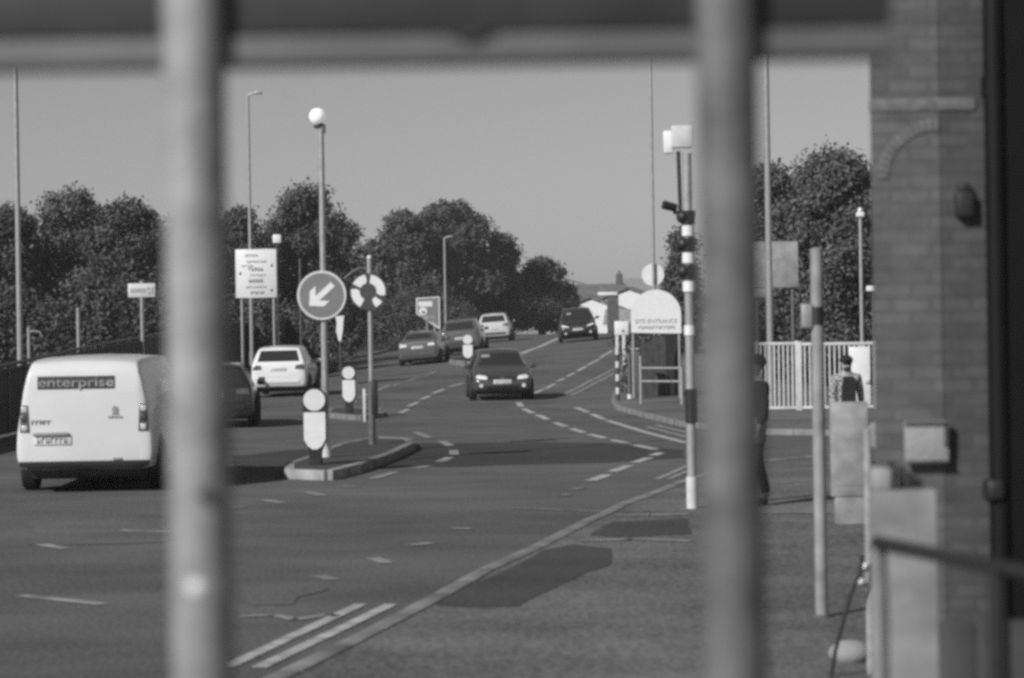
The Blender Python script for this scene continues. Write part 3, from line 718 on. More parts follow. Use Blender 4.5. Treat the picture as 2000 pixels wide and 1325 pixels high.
marks(13, -W*.36, W*.38, z0-bz+.16, .085, -.026, 3).build('small_lettering', 'ink_soft', q, False)
def rails(label, a, b_, h, D0):
    q = thing('guard_rail', label, 'railing', a); d = b_-a; L = d.length; q.rotation_euler = (0, 0, math.atan2(d.y, d.x))
    k = 1
    for i in range(k+1): MB().cyl((L*i/k, 0, -.1), (L*i/k, 0, h+(.32 if i == 0 else .03)), .04, seg=12).build('post', 'galvanised', q)
    for z in (h, h*.63): MB().cyl((0, 0, z), (L, 0, z), .03, seg=12).build('rail', 'galvanised', q)
    return q
a = hit(1252, 789, .1); e = hit(1332, 790, .1)
rails('two-rail grey pedestrian railing under the arched white sign', a, e, .93, 62)
ho = hit(1288, 786, .1); D = 67.5
x0, x1 = at(1250, 700, D).x, at(1326, 700, D).x; zz1, zz2 = at(1250, 672, D).z, at(1326, 648, D).z
q = thing('site_hoarding', 'dark boarded site hoarding behind the pedestrian railing', 'hoarding', (0, D, 0))
zg = g(x0, D)+.05
k = 6
for i in range(k):
    xa, xb = x0+(x1-x0)*i/k, x0+(x1-x0)*(i+1)/k; zta, ztb = zz1+(zz2-zz1)*i/k, zz1+(zz2-zz1)*(i+1)/k
    MB().prism([(xa+.004, zg), (xb-.004, zg), (xb-.004, ztb), (xa+.004, zta)], -.03+.01*(i % 2), .03).build('board', 'black' if i > 3 else 'dark_wood', q, False)
p = at(1240, 690, 66.5); bz = g(p.x, 66.5)
q = thing('stone_pillar', 'weathered square stone pillar left of the dark hoarding', 'pillar', (p.x, 66.5, bz))
hp = at(1240, 684, 66.5).z-bz
MB().box((0, 0, hp/2), (.2, .2, hp), bev=.02).build('shaft', 'dull_post', q); MB().box((0, 0, hp+.03), (.26, .26, .07), bev=.02).build('cap', 'concrete', q)
# black and white hazard post and slim post with white foot
b = hit(1207, 783, .1); h = at(1203, 680, b.y).z-b.z
q = thing('hazard_post', 'slim post in black and white bands at the kerb corner', 'post', b)
nb = 8
for i in range(nb): MB().cyl((0, 0, h*i/nb), (0, 0, h*(i+1)/nb-.002), .055, seg=14).build('band', 'sign_dark' if i % 2 == 0 else 'pale_paint', q)
b = hit(1230, 779, .1); h = at(1227, 690, b.y).z-b.z
q = thing('grey_bollard', 'slim grey post with a white foot between the banded post and the stone pillar', 'post', b)
MB().cyl((0, 0, .1), (0, 0, h), .05, seg=14).build('shaft', 'dull_post', q); MB().cyl((0, 0, 0), (0, 0, .12), .065, seg=14).build('foot', 'white_sign', q)
D = 88; p = at(1214, 642, D); b = Vector((p.x, D, g(p.x, D))); s = ppm(D)
q = thing('small_board', 'small white notice board on two white legs before the far houses', 'sign', b)
MB().box((0, 0, at(1214, 641, D).z-b.z), (28/s, .04, 27/s), bev=.01).build('board', 'white_sign', q)
for x in (-9/s, 4/s): MB().box((x, .03, (at(1214, 655, D).z-b.z)/2), (6/s, .06, at(1214, 655, D).z-b.z), bev=.01).build('leg', 'pale_paint', q)
MB().cyl((3/s, -.021, at(1214, 647, D).z-b.z), (3/s, -.026, at(1214, 647, D).z-b.z), .045, seg=12).build('emblem', 'ink', q)

# white barred gates
D = 55.0; s = ppm(D)
def gate(label, pa, pb, n, panel=False):
    xa, xb = at(pa, 740, D).x, at(pb, 740, D).x; zg = g(xa, D)+.1
    q = thing('barred_gate', label, 'gate', (xa, D, zg), 0, 'white barred gates at the site entrance')
    h = at((pa+pb)/2, 669, D).z-zg; L = xb-xa
    for x in (.0, L): MB().box((x, 0, h/2), (.075, .075, h+.06), bev=.01).build('stile', 'pale_paint', q)
    for z in (h-.03, .06): MB().box((L/2, 0, z), (L-.076, .05, .07), bev=.008).build('rail', 'pale_paint', q)
    for i in range(1, n): MB().cyl((L*i/n, 0, .095), (L*i/n, 0, h-.065), .02, seg=8).build('bar', 'pale_paint', q)
    if panel: MB().box((L*.80, -.035, h*.5), (L*.28, .02, h*.86), bev=.004).build('panel', 'white_sign', q); MB().box((L*.9, -.06, h*.42), (.1, .06, .1), bev=.01).build('lock', 'pale_paint', q)
    return q
gate('white barred gate leaf behind the dark-clothed pedestrian', 1478, 1557, 9)
gate('white barred gate leaf with a solid white panel behind the checked-jacket man', 1563, 1708, 15, True)
# billboard backs
D = 63; s = ppm(D); p = at(1517, 660, D); b = Vector((p.x, D, g(p.x, D)))
q = thing('billboard', 'plain grey rectangular board on posts in front of the ivy-clad tree', 'billboard', b)
z1, z0 = at(1517, 472, D).z-b.z, at(1517, 562, D).z-b.z
MB().box((0, 0, (z1+z0)/2), (88/s, .06, z1-z0), bev=.01).build('board', 'concrete', q)
MB().box((-25/s, .01, z0-.14), (36/s, .05, .24), bev=.01).build('lower_board', 'concrete', q)
for x in (-.5, .45): MB().cyl((x, .08, -.2), (x, .08, z1-.2), .05, seg=10).build('post', 'dull_post', q)

# dark parapet fence along the left footway
fpts = [(-420, 790, 34), (-60, 728, 46), (45, 706, 52), (180, 676, 64), (320, 651, 78), (450, 634, 93), (560, 622, 104), (596, 624, 107)]
q = thing('parapet_fence', 'long dark panelled fence climbing along the left footway', 'fence', (0, 0, 0))
W3 = [at(*f) for f in fpts]
for a, b_ in zip(W3, W3[1:]):
    k = max(1, round((b_-a).length/2.2))
    for i in range(k):
        u, v = a.lerp(b_, i/k), a.lerp(b_, (i+1)/k)
        zg0, zg1 = g(u.x, u.y)+.05, g(v.x, v.y)+.05
        d = (v-u); ang = math.atan2(d.y, d.x)
        L = math.hypot(d.x, d.y)
        mtx = Matrix.Translation((u.x, u.y, 0)) @ Matrix.Rotation(ang, 4, 'Z')
        MB().prism([(.06, zg0), (L-.06, zg1), (L-.06, v.z-.08), (.06, u.z-.08)], -.02, .02, mtx).build('panel', 'dark_wood', q, False)
        MB().tube([u, v], .045, 8).build('rail', 'sign_dark', q)
        MB().box((u.x, u.y, (u.z+zg0)/2), (.09, .09, u.z-zg0), rz=ang).build('post', 'sign_dark', q)

# ------------------------------------------------------------------ houses beyond the crest
def house(label, pxa, pxb, D, ridge, eave, yaw=0, depth=7, gable='render_wall', roofm='roof_tile', chim=None, hip=0):
    xa, xb = at(pxa, 600, D).x, at(pxb, 600, D).x; cx = (xa+xb)/2; L = xb-xa
    zr, ze = at((pxa+pxb)/2, ridge, D).z, at((pxa+pxb)/2, eave, D).z; zg = g(cx, D)-1
    q = thing('house', label, 'house', (cx, D, zg), yaw, 'houses beyond the crest')
    hr, he = zr-zg, ze-zg; d2 = depth/2
    MB().prism([(-d2+.3, 0), (d2-.3, 0), (d2-.3, he-.1), (0, hr-.25), (-d2+.3, he-.1)], -L/2+.1, L/2-.1, Matrix.Rotation(R(90), 4, 'Z')).build('wall', gable, q, False)
    for sg in (-1, 1):
        mb = MB(); a = math.atan2(hr-he, d2); ln = math.hypot(hr-he, d2)+.3
        mb.box((0, sg*(d2/2+.08), (hr+he)/2-.05), (L+.3, ln, .14), rx=-sg*a); mb.build('roof', roofm, q)
    for i in range(max(1, int(L/2.5))):
        x = -L/2+1.2+i*2.5
        fr = MB().box((x, -d2+.28, he*.72), (1.0, .08, 1.1), bev=.01).build('window', 'pale_paint', q); MB().box((x, -d2+.232, he*.72), (.84, .03, .94)).build('pane', 'glass', fr)
    if chim is not None:
        for c in chim: 
            ch = MB().box((c*L/2, 0, hr+.35), (.7, .6, 1.5), bev=.02).build('chimney', 'brick', q); MB().cyl((c*L/2, 0, hr+1.1), (c*L/2, 0, hr+1.45), .13, .11, seg=10).build('chimney_pot', 'dull_post', ch)
    return q
house('long tiled house with one chimney on the far skyline', 1118, 1222, 250, 556, 582, 0, 8, chim=(.78,))
house('tiled house with white gable turned to the road, left under the skyline roof', 1128, 1186, 205, 580, 606, R(-100), 6)
house('white gabled house behind the arched sign', 1202, 1262, 215, 562, 590, R(-102), 7)
house('pale-roofed house right of the skyline chimney', 1218, 1285, 262, 545, 575, R(4), 8, roofm='cabinet')
house('far white-ended house between trees and skyline roof', 1098, 1122, 285, 546, 560, R(80), 6)
house('near low grey-roofed house right of the crest', 1186, 1240, 175, 606, 630, R(-6), 5, gable='render_wall', roofm='concrete')
q = thing('gate_pier', 'square grey brick pier with a white top slab before the far houses', 'pier', (at(1197, 600, 160).x, 160, g(at(1197, 600, 160).x, 160)))
hp = at(1197, 577, 160).z-q.location.z
MB().box((0, 0, hp/2), (22/ppm(160), .6, hp), bev=.02).build('shaft', 'brick', q, False); MB().box((-.35, 0, hp+.1), (38/ppm(160), .8, .22), bev=.03).build('cap', 'white_sign', q)

# ------------------------------------------------------------------ trees and bushes
def leaves(name, lobes, n, size, mt, parent, spread=.30, clump=10, seed=0, flat=.0):
    r = np.random.default_rng(seed)
    lob = np.array([[*c, *rad] for c, rad in lobes]); vol = (lob[:, 3]*lob[:, 4]*lob[:, 5])**.75; pr = vol/vol.sum()
    nc = n//clump
    idx = r.choice(len(lob), nc, p=pr)
    u = r.normal(size=(nc, 3)); u /= np.linalg.norm(u, axis=1)[:, None]
    rad = r.uniform(.05, 1, nc)**.33
    cen = lob[idx, :3]+u*rad[:, None]*lob[idx, 3:]
    p = np.repeat(cen, clump, 0)+r.normal(size=(nc*clump, 3))*spread
    keep = p[:, 2] > .05; p = p[keep]
    k = len(p)
    li = np.repeat(idx, clump)[keep]
    o = (p-lob[li, :3])/lob[li, 3:]; o /= np.linalg.norm(o, axis=1)[:, None]+1e-6
    nrm = o+r.normal(size=(k, 3))*.55; nrm /= np.linalg.norm(nrm, axis=1)[:, None]
    a = r.normal(size=(k, 3)); a -= (a*nrm).sum(1)[:, None]*nrm; a /= np.linalg.norm(a, axis=1)[:, None]
    b = np.cross(nrm, a)
    sz = size*r.uniform(.6, 1.4, k)[:, None]
    v = np.stack([p-a*sz, p-b*sz*.55, p+a*sz, p+b*sz*.55], 1).reshape(-1, 3)
    me = bpy.data.meshes.new(name)
    me.vertices.add(4*k); me.vertices.foreach_set('co', v.astype('f').ravel())
    me.loops.add(4*k); me.loops.foreach_set('vertex_index', np.arange(4*k, dtype='i'))
    me.polygons.add(k); me.polygons.foreach_set('loop_start', np.arange(0, 4*k, 4, dtype='i')); me.polygons.foreach_set('loop_total', np.full(k, 4, 'i'))
    me.update(calc_edges=True)
    return link(name, me, mt, parent)
def tree(label, px, wpx, top, D, mt='leaf_dark', n=5200, low=.12, seed=0, size=.10, group='trees behind the road', zbase=None, shape=1.0, kind='tree', name='broadleaf_tree', lobes_n=15):
    p = at(px, 650, D); b = Vector((p.x, D, g(p.x, D)-.1)); s = ppm(D); Rd = wpx/2/s; H = at(px, top+9, D).z-b.z
    q = thing(name, label, kind, b, 0, group); rr = random.Random(seed+100)
    tk = MB(); tr = .05*Rd+.1
    tk.tube([(0, 0, -.3), (.05, 0, H*.25), (rr.uniform(-.2, .2), 0, H*.5), (rr.uniform(-.3, .3), rr.uniform(-.2, .2), H*.8)], [tr*1.3, tr, tr*.7, tr*.25], 10); tk.build('trunk', 'bark', q)
    lob = []; limbs = MB()
    for i in range(lobes_n):
        f = low+(1-low)*((i+.5)/lobes_n); a = i*2.4+rr.random()*.8
        env = min(1, .72+.9*f) if f < .32 else math.sqrt(max(.03, 1-((f-.32)/.68)**3.2))
        lr = Rd*rr.uniform(.22, .36)*(.85+.15*env); rad = max(0, Rd*env*rr.uniform(.88, 1.04)-lr)*(1 if i % 3 else rr.uniform(.2, .8))
        c = (math.cos(a)*rad, math.sin(a)*rad, max(lr*.7, min(H-lr*.9, f*H)))
        lob.append((c, (lr, lr, lr*rr.uniform(.75, .95))))
        if i % 2: limbs.tube([(0, 0, c[2]*.6), (c[0]*.5, c[1]*.5, c[2]*.85), c], [tr*.5, tr*.3, tr*.1], 6)
    lob.append(((rr.uniform(-.15, .15)*Rd, 0, H-Rd*.3), (Rd*.36, Rd*.36, Rd*.30)))
    lob.append(((0, 0, H*.42), (Rd*.78, Rd*.78, H*.36)))
    limbs.build('limb', 'bark', q)
    leaves('crown', lob, int(n*3.6), size, mt, q, spread=.17, clump=16, seed=seed)
    return q
TR = [('dark bushy tree cut by the left edge of the photo', 15, 230, 398, 100, 'leaf_dark', 7000),
      ('broad dark tree between the left-edge lamp column and the small pale street sign', 135, 270, 366, 104, 'leaf_mid', 9500),
      ('dark tree directly behind the small pale street sign', 255, 210, 384, 100, 'leaf_dark', 7000),
      ('tree mostly hidden behind the blurred left upright', 375, 230, 402, 106, 'leaf_mid', 7500),
      ('lower tree behind the white direction board', 470, 150, 402, 112, 'leaf_dark', 5500),
      ('tallest rounded tree behind the beacon pole', 598, 225, 354, 116, 'leaf_dark', 10500),
      ('narrow low tree on the right shoulder of the tallest rounded tree', 680, 90, 430, 124, 'leaf_mid', 4000),
      ('low tree behind the ring-arrow sign', 738, 90, 466, 150, 'leaf_mid', 4000),
      ('tree on the left flank of the big dense round tree', 790, 160, 404, 172, 'leaf_mid', 7000),
      ('big dense round tree directly behind the small distant lamp column', 872, 260, 386, 178, 'leaf_dark', 12000),
      ('tree on the right flank of the big dense round tree', 980, 110, 450, 182, 'leaf_mid', 5000),
      ('low spreading tree just left of the oncoming black car', 1058, 140, 496, 186, 'leaf_dark', 6500),
      ('smallest bushy tree at the right end of the tree line', 1106, 60, 545, 190, 'leaf_dark', 3000)]
for i, (lab, px, wp, top, D, mt, n) in enumerate(TR): tree(lab, px, wp, top, D, mt, n, seed=i, size=.095 if D < 130 else .135, lobes_n=34)
tree('tree standing beyond the left edge of the photo beside the dark bushy one', -190, 250, 390, 96, 'leaf_mid', 5000, seed=61, size=.11)
tree('outermost tree beyond the left edge of the photo', -400, 260, 380, 98, 'leaf_dark', 5000, seed=62, size=.11)
tree('big ivy-clad tree behind the white barred gates', 1640, 300, 290, 74, 'leaf_ivy', 18000, .02, 31, .075, lobes_n=40)
tree('second ivy-clad tree mostly hidden behind the blurred right upright', 1500, 220, 318, 78, 'leaf_ivy', 11000, .02, 33, .075, lobes_n=30)
tree('thin dark tree peeping out between the arched sign and the crossing pole', 1335, 95, 448, 92, 'leaf_dark', 4500, .1, 35, .085)
def bush(label, px, wpx, top, D, mt, n, seed, size=.08):
    p = at(px, 650, D); b = Vector((p.x, D, g(p.x, D)-.1)); s = ppm(D); Rd = wpx/2/s; H = at(px, top, D).z-b.z; rr = random.Random(seed)
    q = thing('bush', label, 'bush', b, 0, 'bushes along the left footway')
    lob = [((rr.uniform(-.6, .6)*Rd, rr.uniform(-.3, .3)*Rd, rr.uniform(.2, .75)*H), (Rd*.5, Rd*.4, H*.3)) for _ in range(7)]
    leaves('foliage', lob, n*2, size, mt, q, spread=.2, seed=seed)
    mb = MB()
    for k in range(5):
        a = k*1.3; mb.tube([(0, 0, -.1), (math.cos(a)*Rd*.3, math.sin(a)*.3, H*.4), (math.cos(a)*Rd*.5, math.sin(a)*.4, H*.7)], [.04, .03, .01], 6)
    mb.build('stem', 'bark', q)
for i, (lab, px, wp, top, D, mt) in enumerate([
        ('dark bush behind the fence at the left edge of the photo', 30, 190, 560, 80, 'leaf_pale'), ('dark bush behind the plain grey fence post', 160, 200, 520, 84, 'leaf_mid'),
        ('dark bush behind the pale street sign post', 285, 190, 530, 88, 'leaf_dark'), ('bush behind the legs of the white direction board', 480, 180, 560, 96, 'leaf_mid'),
        ('bush left of the hanging white banner', 600, 150, 545, 104, 'leaf_mid'), ('bush right of the ring-arrow sign', 740, 170, 560, 142, 'leaf_mid'),
        ('bush behind the cut-corner road sign', 850, 170, 560, 164, 'leaf_dark'), ('bush hiding the road at the crest left of the black car', 1000, 200, 580, 180, 'leaf_dark'), ('bush behind the oncoming black car', 1100, 100, 592, 186, 'leaf_dark')]):
    bush(lab, px, wp, top, D, mt, 3800, 50+i)
p = at(1262, 690, 69); bush('pale overgrown bush between the arched sign and the dark hoarding', 1262, 70, 652, 69, 'leaf_pale', 1500, 71, .07)
bush('dark bush in front of the far houses beside the white notice board', 1236, 60, 640, 96, 'leaf_dark', 1200, 72, .09)

# ------------------------------------------------------------------ vehicles
ST = {
 'hatch': [(-2.10, .72, .44, .60, .62, .72), (-2.07, .82, .32, .78, .76, .92), (-2.00, .86, .27, .92, .74, 1.03), (-1.72, .88, .25, .97, .64, 1.37), (-1.42, .88, .24, .97, .60, 1.47), (-.5, .89, .24, .96, .60, 1.51), (.25, .89, .24, .94, .58, 1.47), (.75, .88, .24, .93, .60, 1.25), (1.12, .88, .24, .91, .68, 1.02), (1.35, .87, .25, .86, .70, .95), (1.80, .85, .27, .76, .66, .84), (2.04, .80, .30, .64, .62, .72), (2.12, .68, .42, .56, .54, .62)],
 'saloon': [(-2.30, .72, .44, .66, .66, .80), (-2.26, .83, .33, .84, .76, .98), (-2.18, .87, .28, .93, .76, 1.06), (-1.75, .89, .25, .96, .70, 1.10), (-1.25, .90, .24, .96, .60, 1.34), (-.85, .90, .24, .96, .57, 1.43), (-.2, .90, .24, .95, .57, 1.45), (.35, .90, .24, .94, .57, 1.40), (.85, .89, .24, .93, .62, 1.18), (1.18, .89, .24, .91, .70, 1.00), (1.45, .88, .25, .86, .70, .94), (2.0, .86, .27, .77, .66, .83), (2.24, .80, .30, .64, .62, .72), (2.32, .68, .42, .56, .54, .62)],
 'suv': [(-2.25, .74, .50, .70, .64, .84), (-2.21, .86, .38, .92, .80, 1.06), (-2.14, .91, .33, 1.04, .80, 1.16), (-1.90, .93, .30, 1.10, .70, 1.55), (-1.60, .93, .30, 1.10, .66, 1.64), (-.5, .94, .30, 1.08, .66, 1.68), (.3, .94, .30, 1.06, .64, 1.63), (.8, .93, .30, 1.05, .66, 1.38), (1.15, .93, .30, 1.03, .74, 1.14), (1.4, .92, .31, .98, .76, 1.07), (1.95, .90, .33, .88, .72, .97), (2.18, .85, .36, .74, .66, .84), (2.26, .72, .46, .66, .58, .72)],
 'van': [(-2.62, .80, .40, .78, .76, 1.46), (-2.60, .92, .36, .98, .79, 1.68), (-2.54, .95, .34, 1.03, .77, 1.82), (-2.3, .96, .33, 1.08, .76, 1.92), (-1.2, .96, .33, 1.12, .80, 1.96), (.3, .96, .33, 1.12, .80, 1.96), (1.0, .96, .33, 1.12, .79, 1.90), (1.45, .96, .33, 1.10, .77, 1.62), (1.85, .95, .33, 1.06, .80, 1.26), (2.05, .94, .34, 1.0, .78, 1.14), (2.4, .91, .36, .86, .72, .98), (2.58, .84, .38, .72, .66, .84), (2.64, .72, .46, .62, .58, .70)],
}
def crom(a, b, c, d, t):
    return tuple(.5*((2*q)+(r-p)*t+(2*p-5*q+4*r-s)*t*t+(3*q-p-3*r+s)*t**3) for p, q, r, s in zip(a, b, c, d))
def loft(st, name, mt, parent, sub=4):
    full = []
    for i in range(len(st)-1):
        a, b, c, d = st[max(0, i-1)], st[i], st[i+1], st[min(len(st)-1, i+2)]
        for k in range(sub): full.append(crom(a, b, c, d, k/sub))
    full.append(st[-1])
    rings = []
    for (y, W, zs, zb, wr, zt) in full:
        hc = zt-zb
        sec = [(0, zs), (W*.86, zs), (W*.985, zs+(zb-zs)*.18), (W, zs+(zb-zs)*.55), (W*.965, zb), (wr+(W*.965-wr)*.12, zt-max(.025, hc*.13)), (wr*.82, zt-.008), (0, zt+.02)]
        pts = []
        for i in range(len(sec)-1):
            a, b, c, d = sec[max(0, i-1)], sec[i], sec[i+1], sec[min(len(sec)-1, i+2)]
            for k in range(3):
                q = crom(a, b, c, d, k/3); pts.append((max(0, q[0]), q[1]))
        pts.append(sec[-1]); pts[0] = sec[0]
        ring = [(x, y, z) for x, z in pts]+[(-x, y, z) for x, z in pts[-2:0:-1]]
        rings.append(ring)
    n = len(rings[0]); vs = [v for r_ in rings for v in r_]; fs = []
    for j in range(len(rings)-1):
        for i in range(n): fs.append((j*n+i, j*n+(i+1) % n, (j+1)*n+(i+1) % n, (j+1)*n+i))
    fs.append(tuple(range(n))[::-1]); fs.append(tuple((len(rings)-1)*n+i for i in range(n)))
    b = bmesh.new(); bv = [b.verts.new(v) for v in vs]
    for f in fs:
        try: b.faces.new([bv[i] for i in f])
        except ValueError: pass
    bmesh.ops.recalc_face_normals(b, faces=b.faces)
    bvh = BVHTree.FromBMesh(b)
    me = bpy.data.meshes.new(name); b.to_mesh(me); b.free()
    for p in me.polygons: p.use_smooth = True
    try: me.set_sharp_from_angle(angle=R(50))
    except Exception: pass
    return link(name, me, mt, parent), bvh
def decal(name, bvh, corners, side, mt, parent, off=.008, n=8, m=5, rnd=.0):
    """a panel laid onto the body: corners in (a, z) seen from 'rear', 'front', 'left' or 'right'"""
    org, dr = {'rear': (Vector((0, -9, 0)), Vector((0, 1, 0))), 'front': (Vector((0, 9, 0)), Vector((0, -1, 0))), 'right': (Vector((9, 0, 0)), Vector((-1, 0, 0))), 'left': (Vector((-9, 0, 0)), Vector((1, 0, 0)))}[side]
    A, B, Cc, D_ = [Vector((c[0], c[1])) for c in corners]
    top, bot = [], []
    for j in range(m+1):
        for i in range(n+1):
            u, v = i/n, j/m
            if rnd:
                uu, vv = u*2-1, v*2-1
                uu, vv = uu*math.sqrt(1-rnd*vv*vv/2), vv*math.sqrt(1-rnd*uu*uu/2); u, v = (uu+1)/2, (vv+1)/2
            q = A.lerp(B, u).lerp(D_.lerp(Cc, u), v)
            o = org.copy()
            if side in ('rear', 'front'): o.x = q.x
            else: o.y = q.x
            o.z = q.y
            h_ = bvh.ray_cast(o, dr)[0]
            if h_ is None: h_ = o + dr*(6.9 if side in ('rear', 'front') else 8.1)
            top.append(h_-dr*off); bot.append(h_+dr*.012)
    k = n+1; N = len(top); fs = []
    for j in range(m):
        for i in range(n): fs.append((j*k+i, j*k+i+1, (j+1)*k+i+1, (j+1)*k+i))
    ring = [i for i in range(k)]+[j*k+n for j in range(1, m+1)]+[m*k+i for i in range(n-1, -1, -1)]+[j*k for j in range(m-1, 0, -1)]
    for a, b in zip(ring, ring[1:]+ring[:1]): fs.append((a, N+a, N+b, b))
    b = bmesh.new(); bv = [b.verts.new(p) for p in top+bot]
    for f in fs: b.faces.new([bv[i] for i in f])
    bmesh.ops.recalc_face_normals(b, faces=b.faces)
    if side: 
        c = sum((f.normal.dot(-dr)*f.calc_area() for f in b.faces), 0)
        if c < 0: bmesh.ops.reverse_faces(b, faces=b.faces)
    me = bpy.data.meshes.new(name); b.to_mesh(me); b.free()
    for p in me.polygons: p.use_smooth = True
    me.set_sharp_from_angle(angle=R(40))
    return link(name, me, mt, parent)
def wheel(parent, x, y, r, wd):
    s = 1 if x > 0 else -1
    tt = MB(); prof = [(r*.62, -wd/2), (r*.93, -wd/2), (r, -wd*.32), (r, wd*.32), (r*.93, wd/2), (r*.62, wd/2)]
    seg = 28; rings = [[tt.b.verts.new((x+a, y+math.cos(2*math.pi*k/seg)*q, r+math.sin(2*math.pi*k/seg)*q)) for k in range(seg)] for q, a in prof]
    for a, b in zip(rings, rings[1:]+rings[:1]):
        for k in range(seg): tt.b.faces.new((a[k], a[(k+1) % seg], b[(k+1) % seg], b[k]))
    o = tt.build('wheel', 'rubber', parent)
    rm = MB(); rm.cyl((x-s*wd*.2, y, r), (x+s*wd*.36, y, r), r*.63, seg=24)
    for k in range(5):
        a = 2*math.pi*k/5; rm.box((x+s*wd*.40, y+math.cos(a)*r*.32, r+math.sin(a)*r*.32), (.03, r*.5, r*.14), rx=a)
    rm.build('rim', 'rim', o)
def plate(parent, y, z, s, rear, wd=.52):
    d = -1 if rear else 1
    o = MB().box((0, y, z), (wd, .016, .115), bev=.006).build('number_plate', 'plate', parent)
    mk = marks(7, -wd*.42, wd*.42, 0, .075, 0, int(z*1000))
    k = mk.build('lettering', 'ink_soft', o, False)
    k.location = (0, y+d*.0085, z); k.rotation_euler = (0, 0, 0)
    return o
def car(name, label, cat, px, py, yaw, kind, paint, near='rear', scale=1.0, wscale=1.0, group='cars on the road', trim='black', hs=1.0, D=None):
    st = [(y*scale, W*scale*wscale, zs*scale*hs, zb*scale*hs, wr*scale*wscale, zt*scale*hs) for y, W, zs, zb, wr, zt in ST[kind]]
    L = st[-1][0]-st[0][0]; Wm = max(s_[1] for s_ in st); Hm = max(s_[5] for s_ in st)
    p = hit(px, py) if D is None else at(px, 660, D); half = L/2
    hd = Vector((-math.sin(yaw), math.cos(yaw), 0))           # +Y of the car in the world
    c = p + hd*(half if near == 'rear' else -half)
    f, r_ = c+hd*1.3, c-hd*1.3
    pit = math.atan2(g(f.x, f.y)-g(r_.x, r_.y), 2.6)
    side = Vector((math.cos(yaw), math.sin(yaw), 0)); e1, e2 = c+side*.75, c-side*.75
    rol = math.atan2(g(e1.x, e1.y)-g(e2.x, e2.y), 1.5)
    q = thing(name, label, cat, (c.x, c.y, g(c.x, c.y)+.004), yaw, group)
    q.rotation_euler = (Matrix.Rotation(yaw, 3, 'Z') @ Matrix.Rotation(pit, 3, 'X') @ Matrix.Rotation(-rol, 3, 'Y')).to_euler()
    body, bvh = loft(st, 'body', paint, q)
    wr_ = (.31 if kind in ('hatch', 'saloon') else .35)*scale
    wy = {'hatch': (-1.30, 1.30), 'saloon': (-1.38, 1.40), 'suv': (-1.38, 1.38), 'van': (-1.62, 1.62)}[kind]
    for y in wy:
        for sg in (-1, 1):
            a = MB(); xx = sg*Wm*.955
            a.cyl((xx-sg*.1, y*scale, wr_+.02), (xx+sg*.052, y*scale, wr_+.02), wr_*1.16, seg=28); a.build('wheel_arch', 'black', q)
            wheel(q, sg*(Wm-.055), y*scale, wr_, .215*scale)
    MB().box((0, 0, .24*scale), (Wm*1.7, L*.8, .14), bev=.03).build('underbody', 'black', q)
    s, ws, hz = scale, scale*wscale, scale*hs
    return q, bvh, st, s, ws, hz
def fit_lights(q, bvh, kind, s, ws, z, trim):
    pass
def sides(q, bvh, kind, s, hz):
    spec = {'hatch': [((-1.55, 1.0), (-.62, 1.0), (-.62, 1.38), (-1.3, 1.36)), ((-.55, 1.0), (.35, .99), (.18, 1.36), (-.55, 1.39)), ((.42, .98), (.85, .97), (.42, 1.25), (.33, 1.27))],
            'saloon': [((-1.25, 1.02), (-.45, 1.0), (-.45, 1.33), (-.95, 1.30)), ((-.38, 1.0), (.5, .99), (.28, 1.30), (-.38, 1.34)), ((.56, .98), (.95, .96), (.55, 1.18), (.46, 1.2))],
            'suv': [((-1.75, 1.15), (-.7, 1.13), (-.7, 1.52), (-1.5, 1.50)), ((-.62, 1.13), (.35, 1.11), (.2, 1.50), (-.62, 1.53)), ((.43, 1.1), (.85, 1.08), (.45, 1.38), (.36, 1.40))],
            'van': [((.35, 1.18), (1.25, 1.17), (1.0, 1.70), (.35, 1.74)), ((1.32, 1.16), (1.65, 1.15), (1.28, 1.5), (1.2, 1.55))]}[kind]
    for sd in ('left', 'right'):
        for c in spec: decal('side_window', bvh, [(a*s, z*hz) for a, z in c], sd, 'glass', q, .004, 6, 4)
def mirrors(q, kind, s, Wm, hz, mt):
    y, z = {'hatch': (.72, 1.0), 'saloon': (.82, 1.0), 'suv': (.75, 1.13), 'van': (1.35, 1.25)}[kind]
    for sg in (-1, 1): MB().box((sg*(Wm+.10), y*s, z*hz), (.20, .12, .14 if kind != 'van' else .28), bev=.04).build('mirror', mt, q)

# white van, seen from behind
q, bvh, st, s, ws, hz = car('delivery_van', 'white panel van with a dark rental strip across its back doors', 'van', 163, 965, R(2), 'van', 'van_white', hs=.97); q.scale = (.95, .95, .95)
Wm = .96; yr = -2.62
sides(q, bvh, 'van', s, hz); mirrors(q, 'van', s, Wm, hz, 'black')
sg_ = decal('name_strip', bvh, [(-.64, 1.46), (.44, 1.46), (.44, 1.64), (-.64, 1.64)], 'rear', 'ink', q, .006, 14, 4)
tx = text('enterprise', .19, (-.10, yr-.05, 1.552), 'worn_paint', q, width=1.0, ext=.002, offset=.003)
bpy.context.view_layer.update()
h_ = bvh.ray_cast(Vector((0, -9, 1.46)), Vector((0, 1, 0)))[0]; tx.location.y = h_.y-.02; tx.rotation_euler = (R(90)-math.atan2(.06, .3), 0, 0)
hb = bvh.ray_cast(Vector((0, -9, 1.64)), Vector((0, 1, 0)))[0]; tl = math.atan2(hb.y-h_.y, .18); tx.rotation_euler = (R(90)-tl, 0, 0)
hm = bvh.ray_cast(Vector((0, -9, 1.552)), Vector((0, 1, 0)))[0]; tx.location.y = hm.y-.016
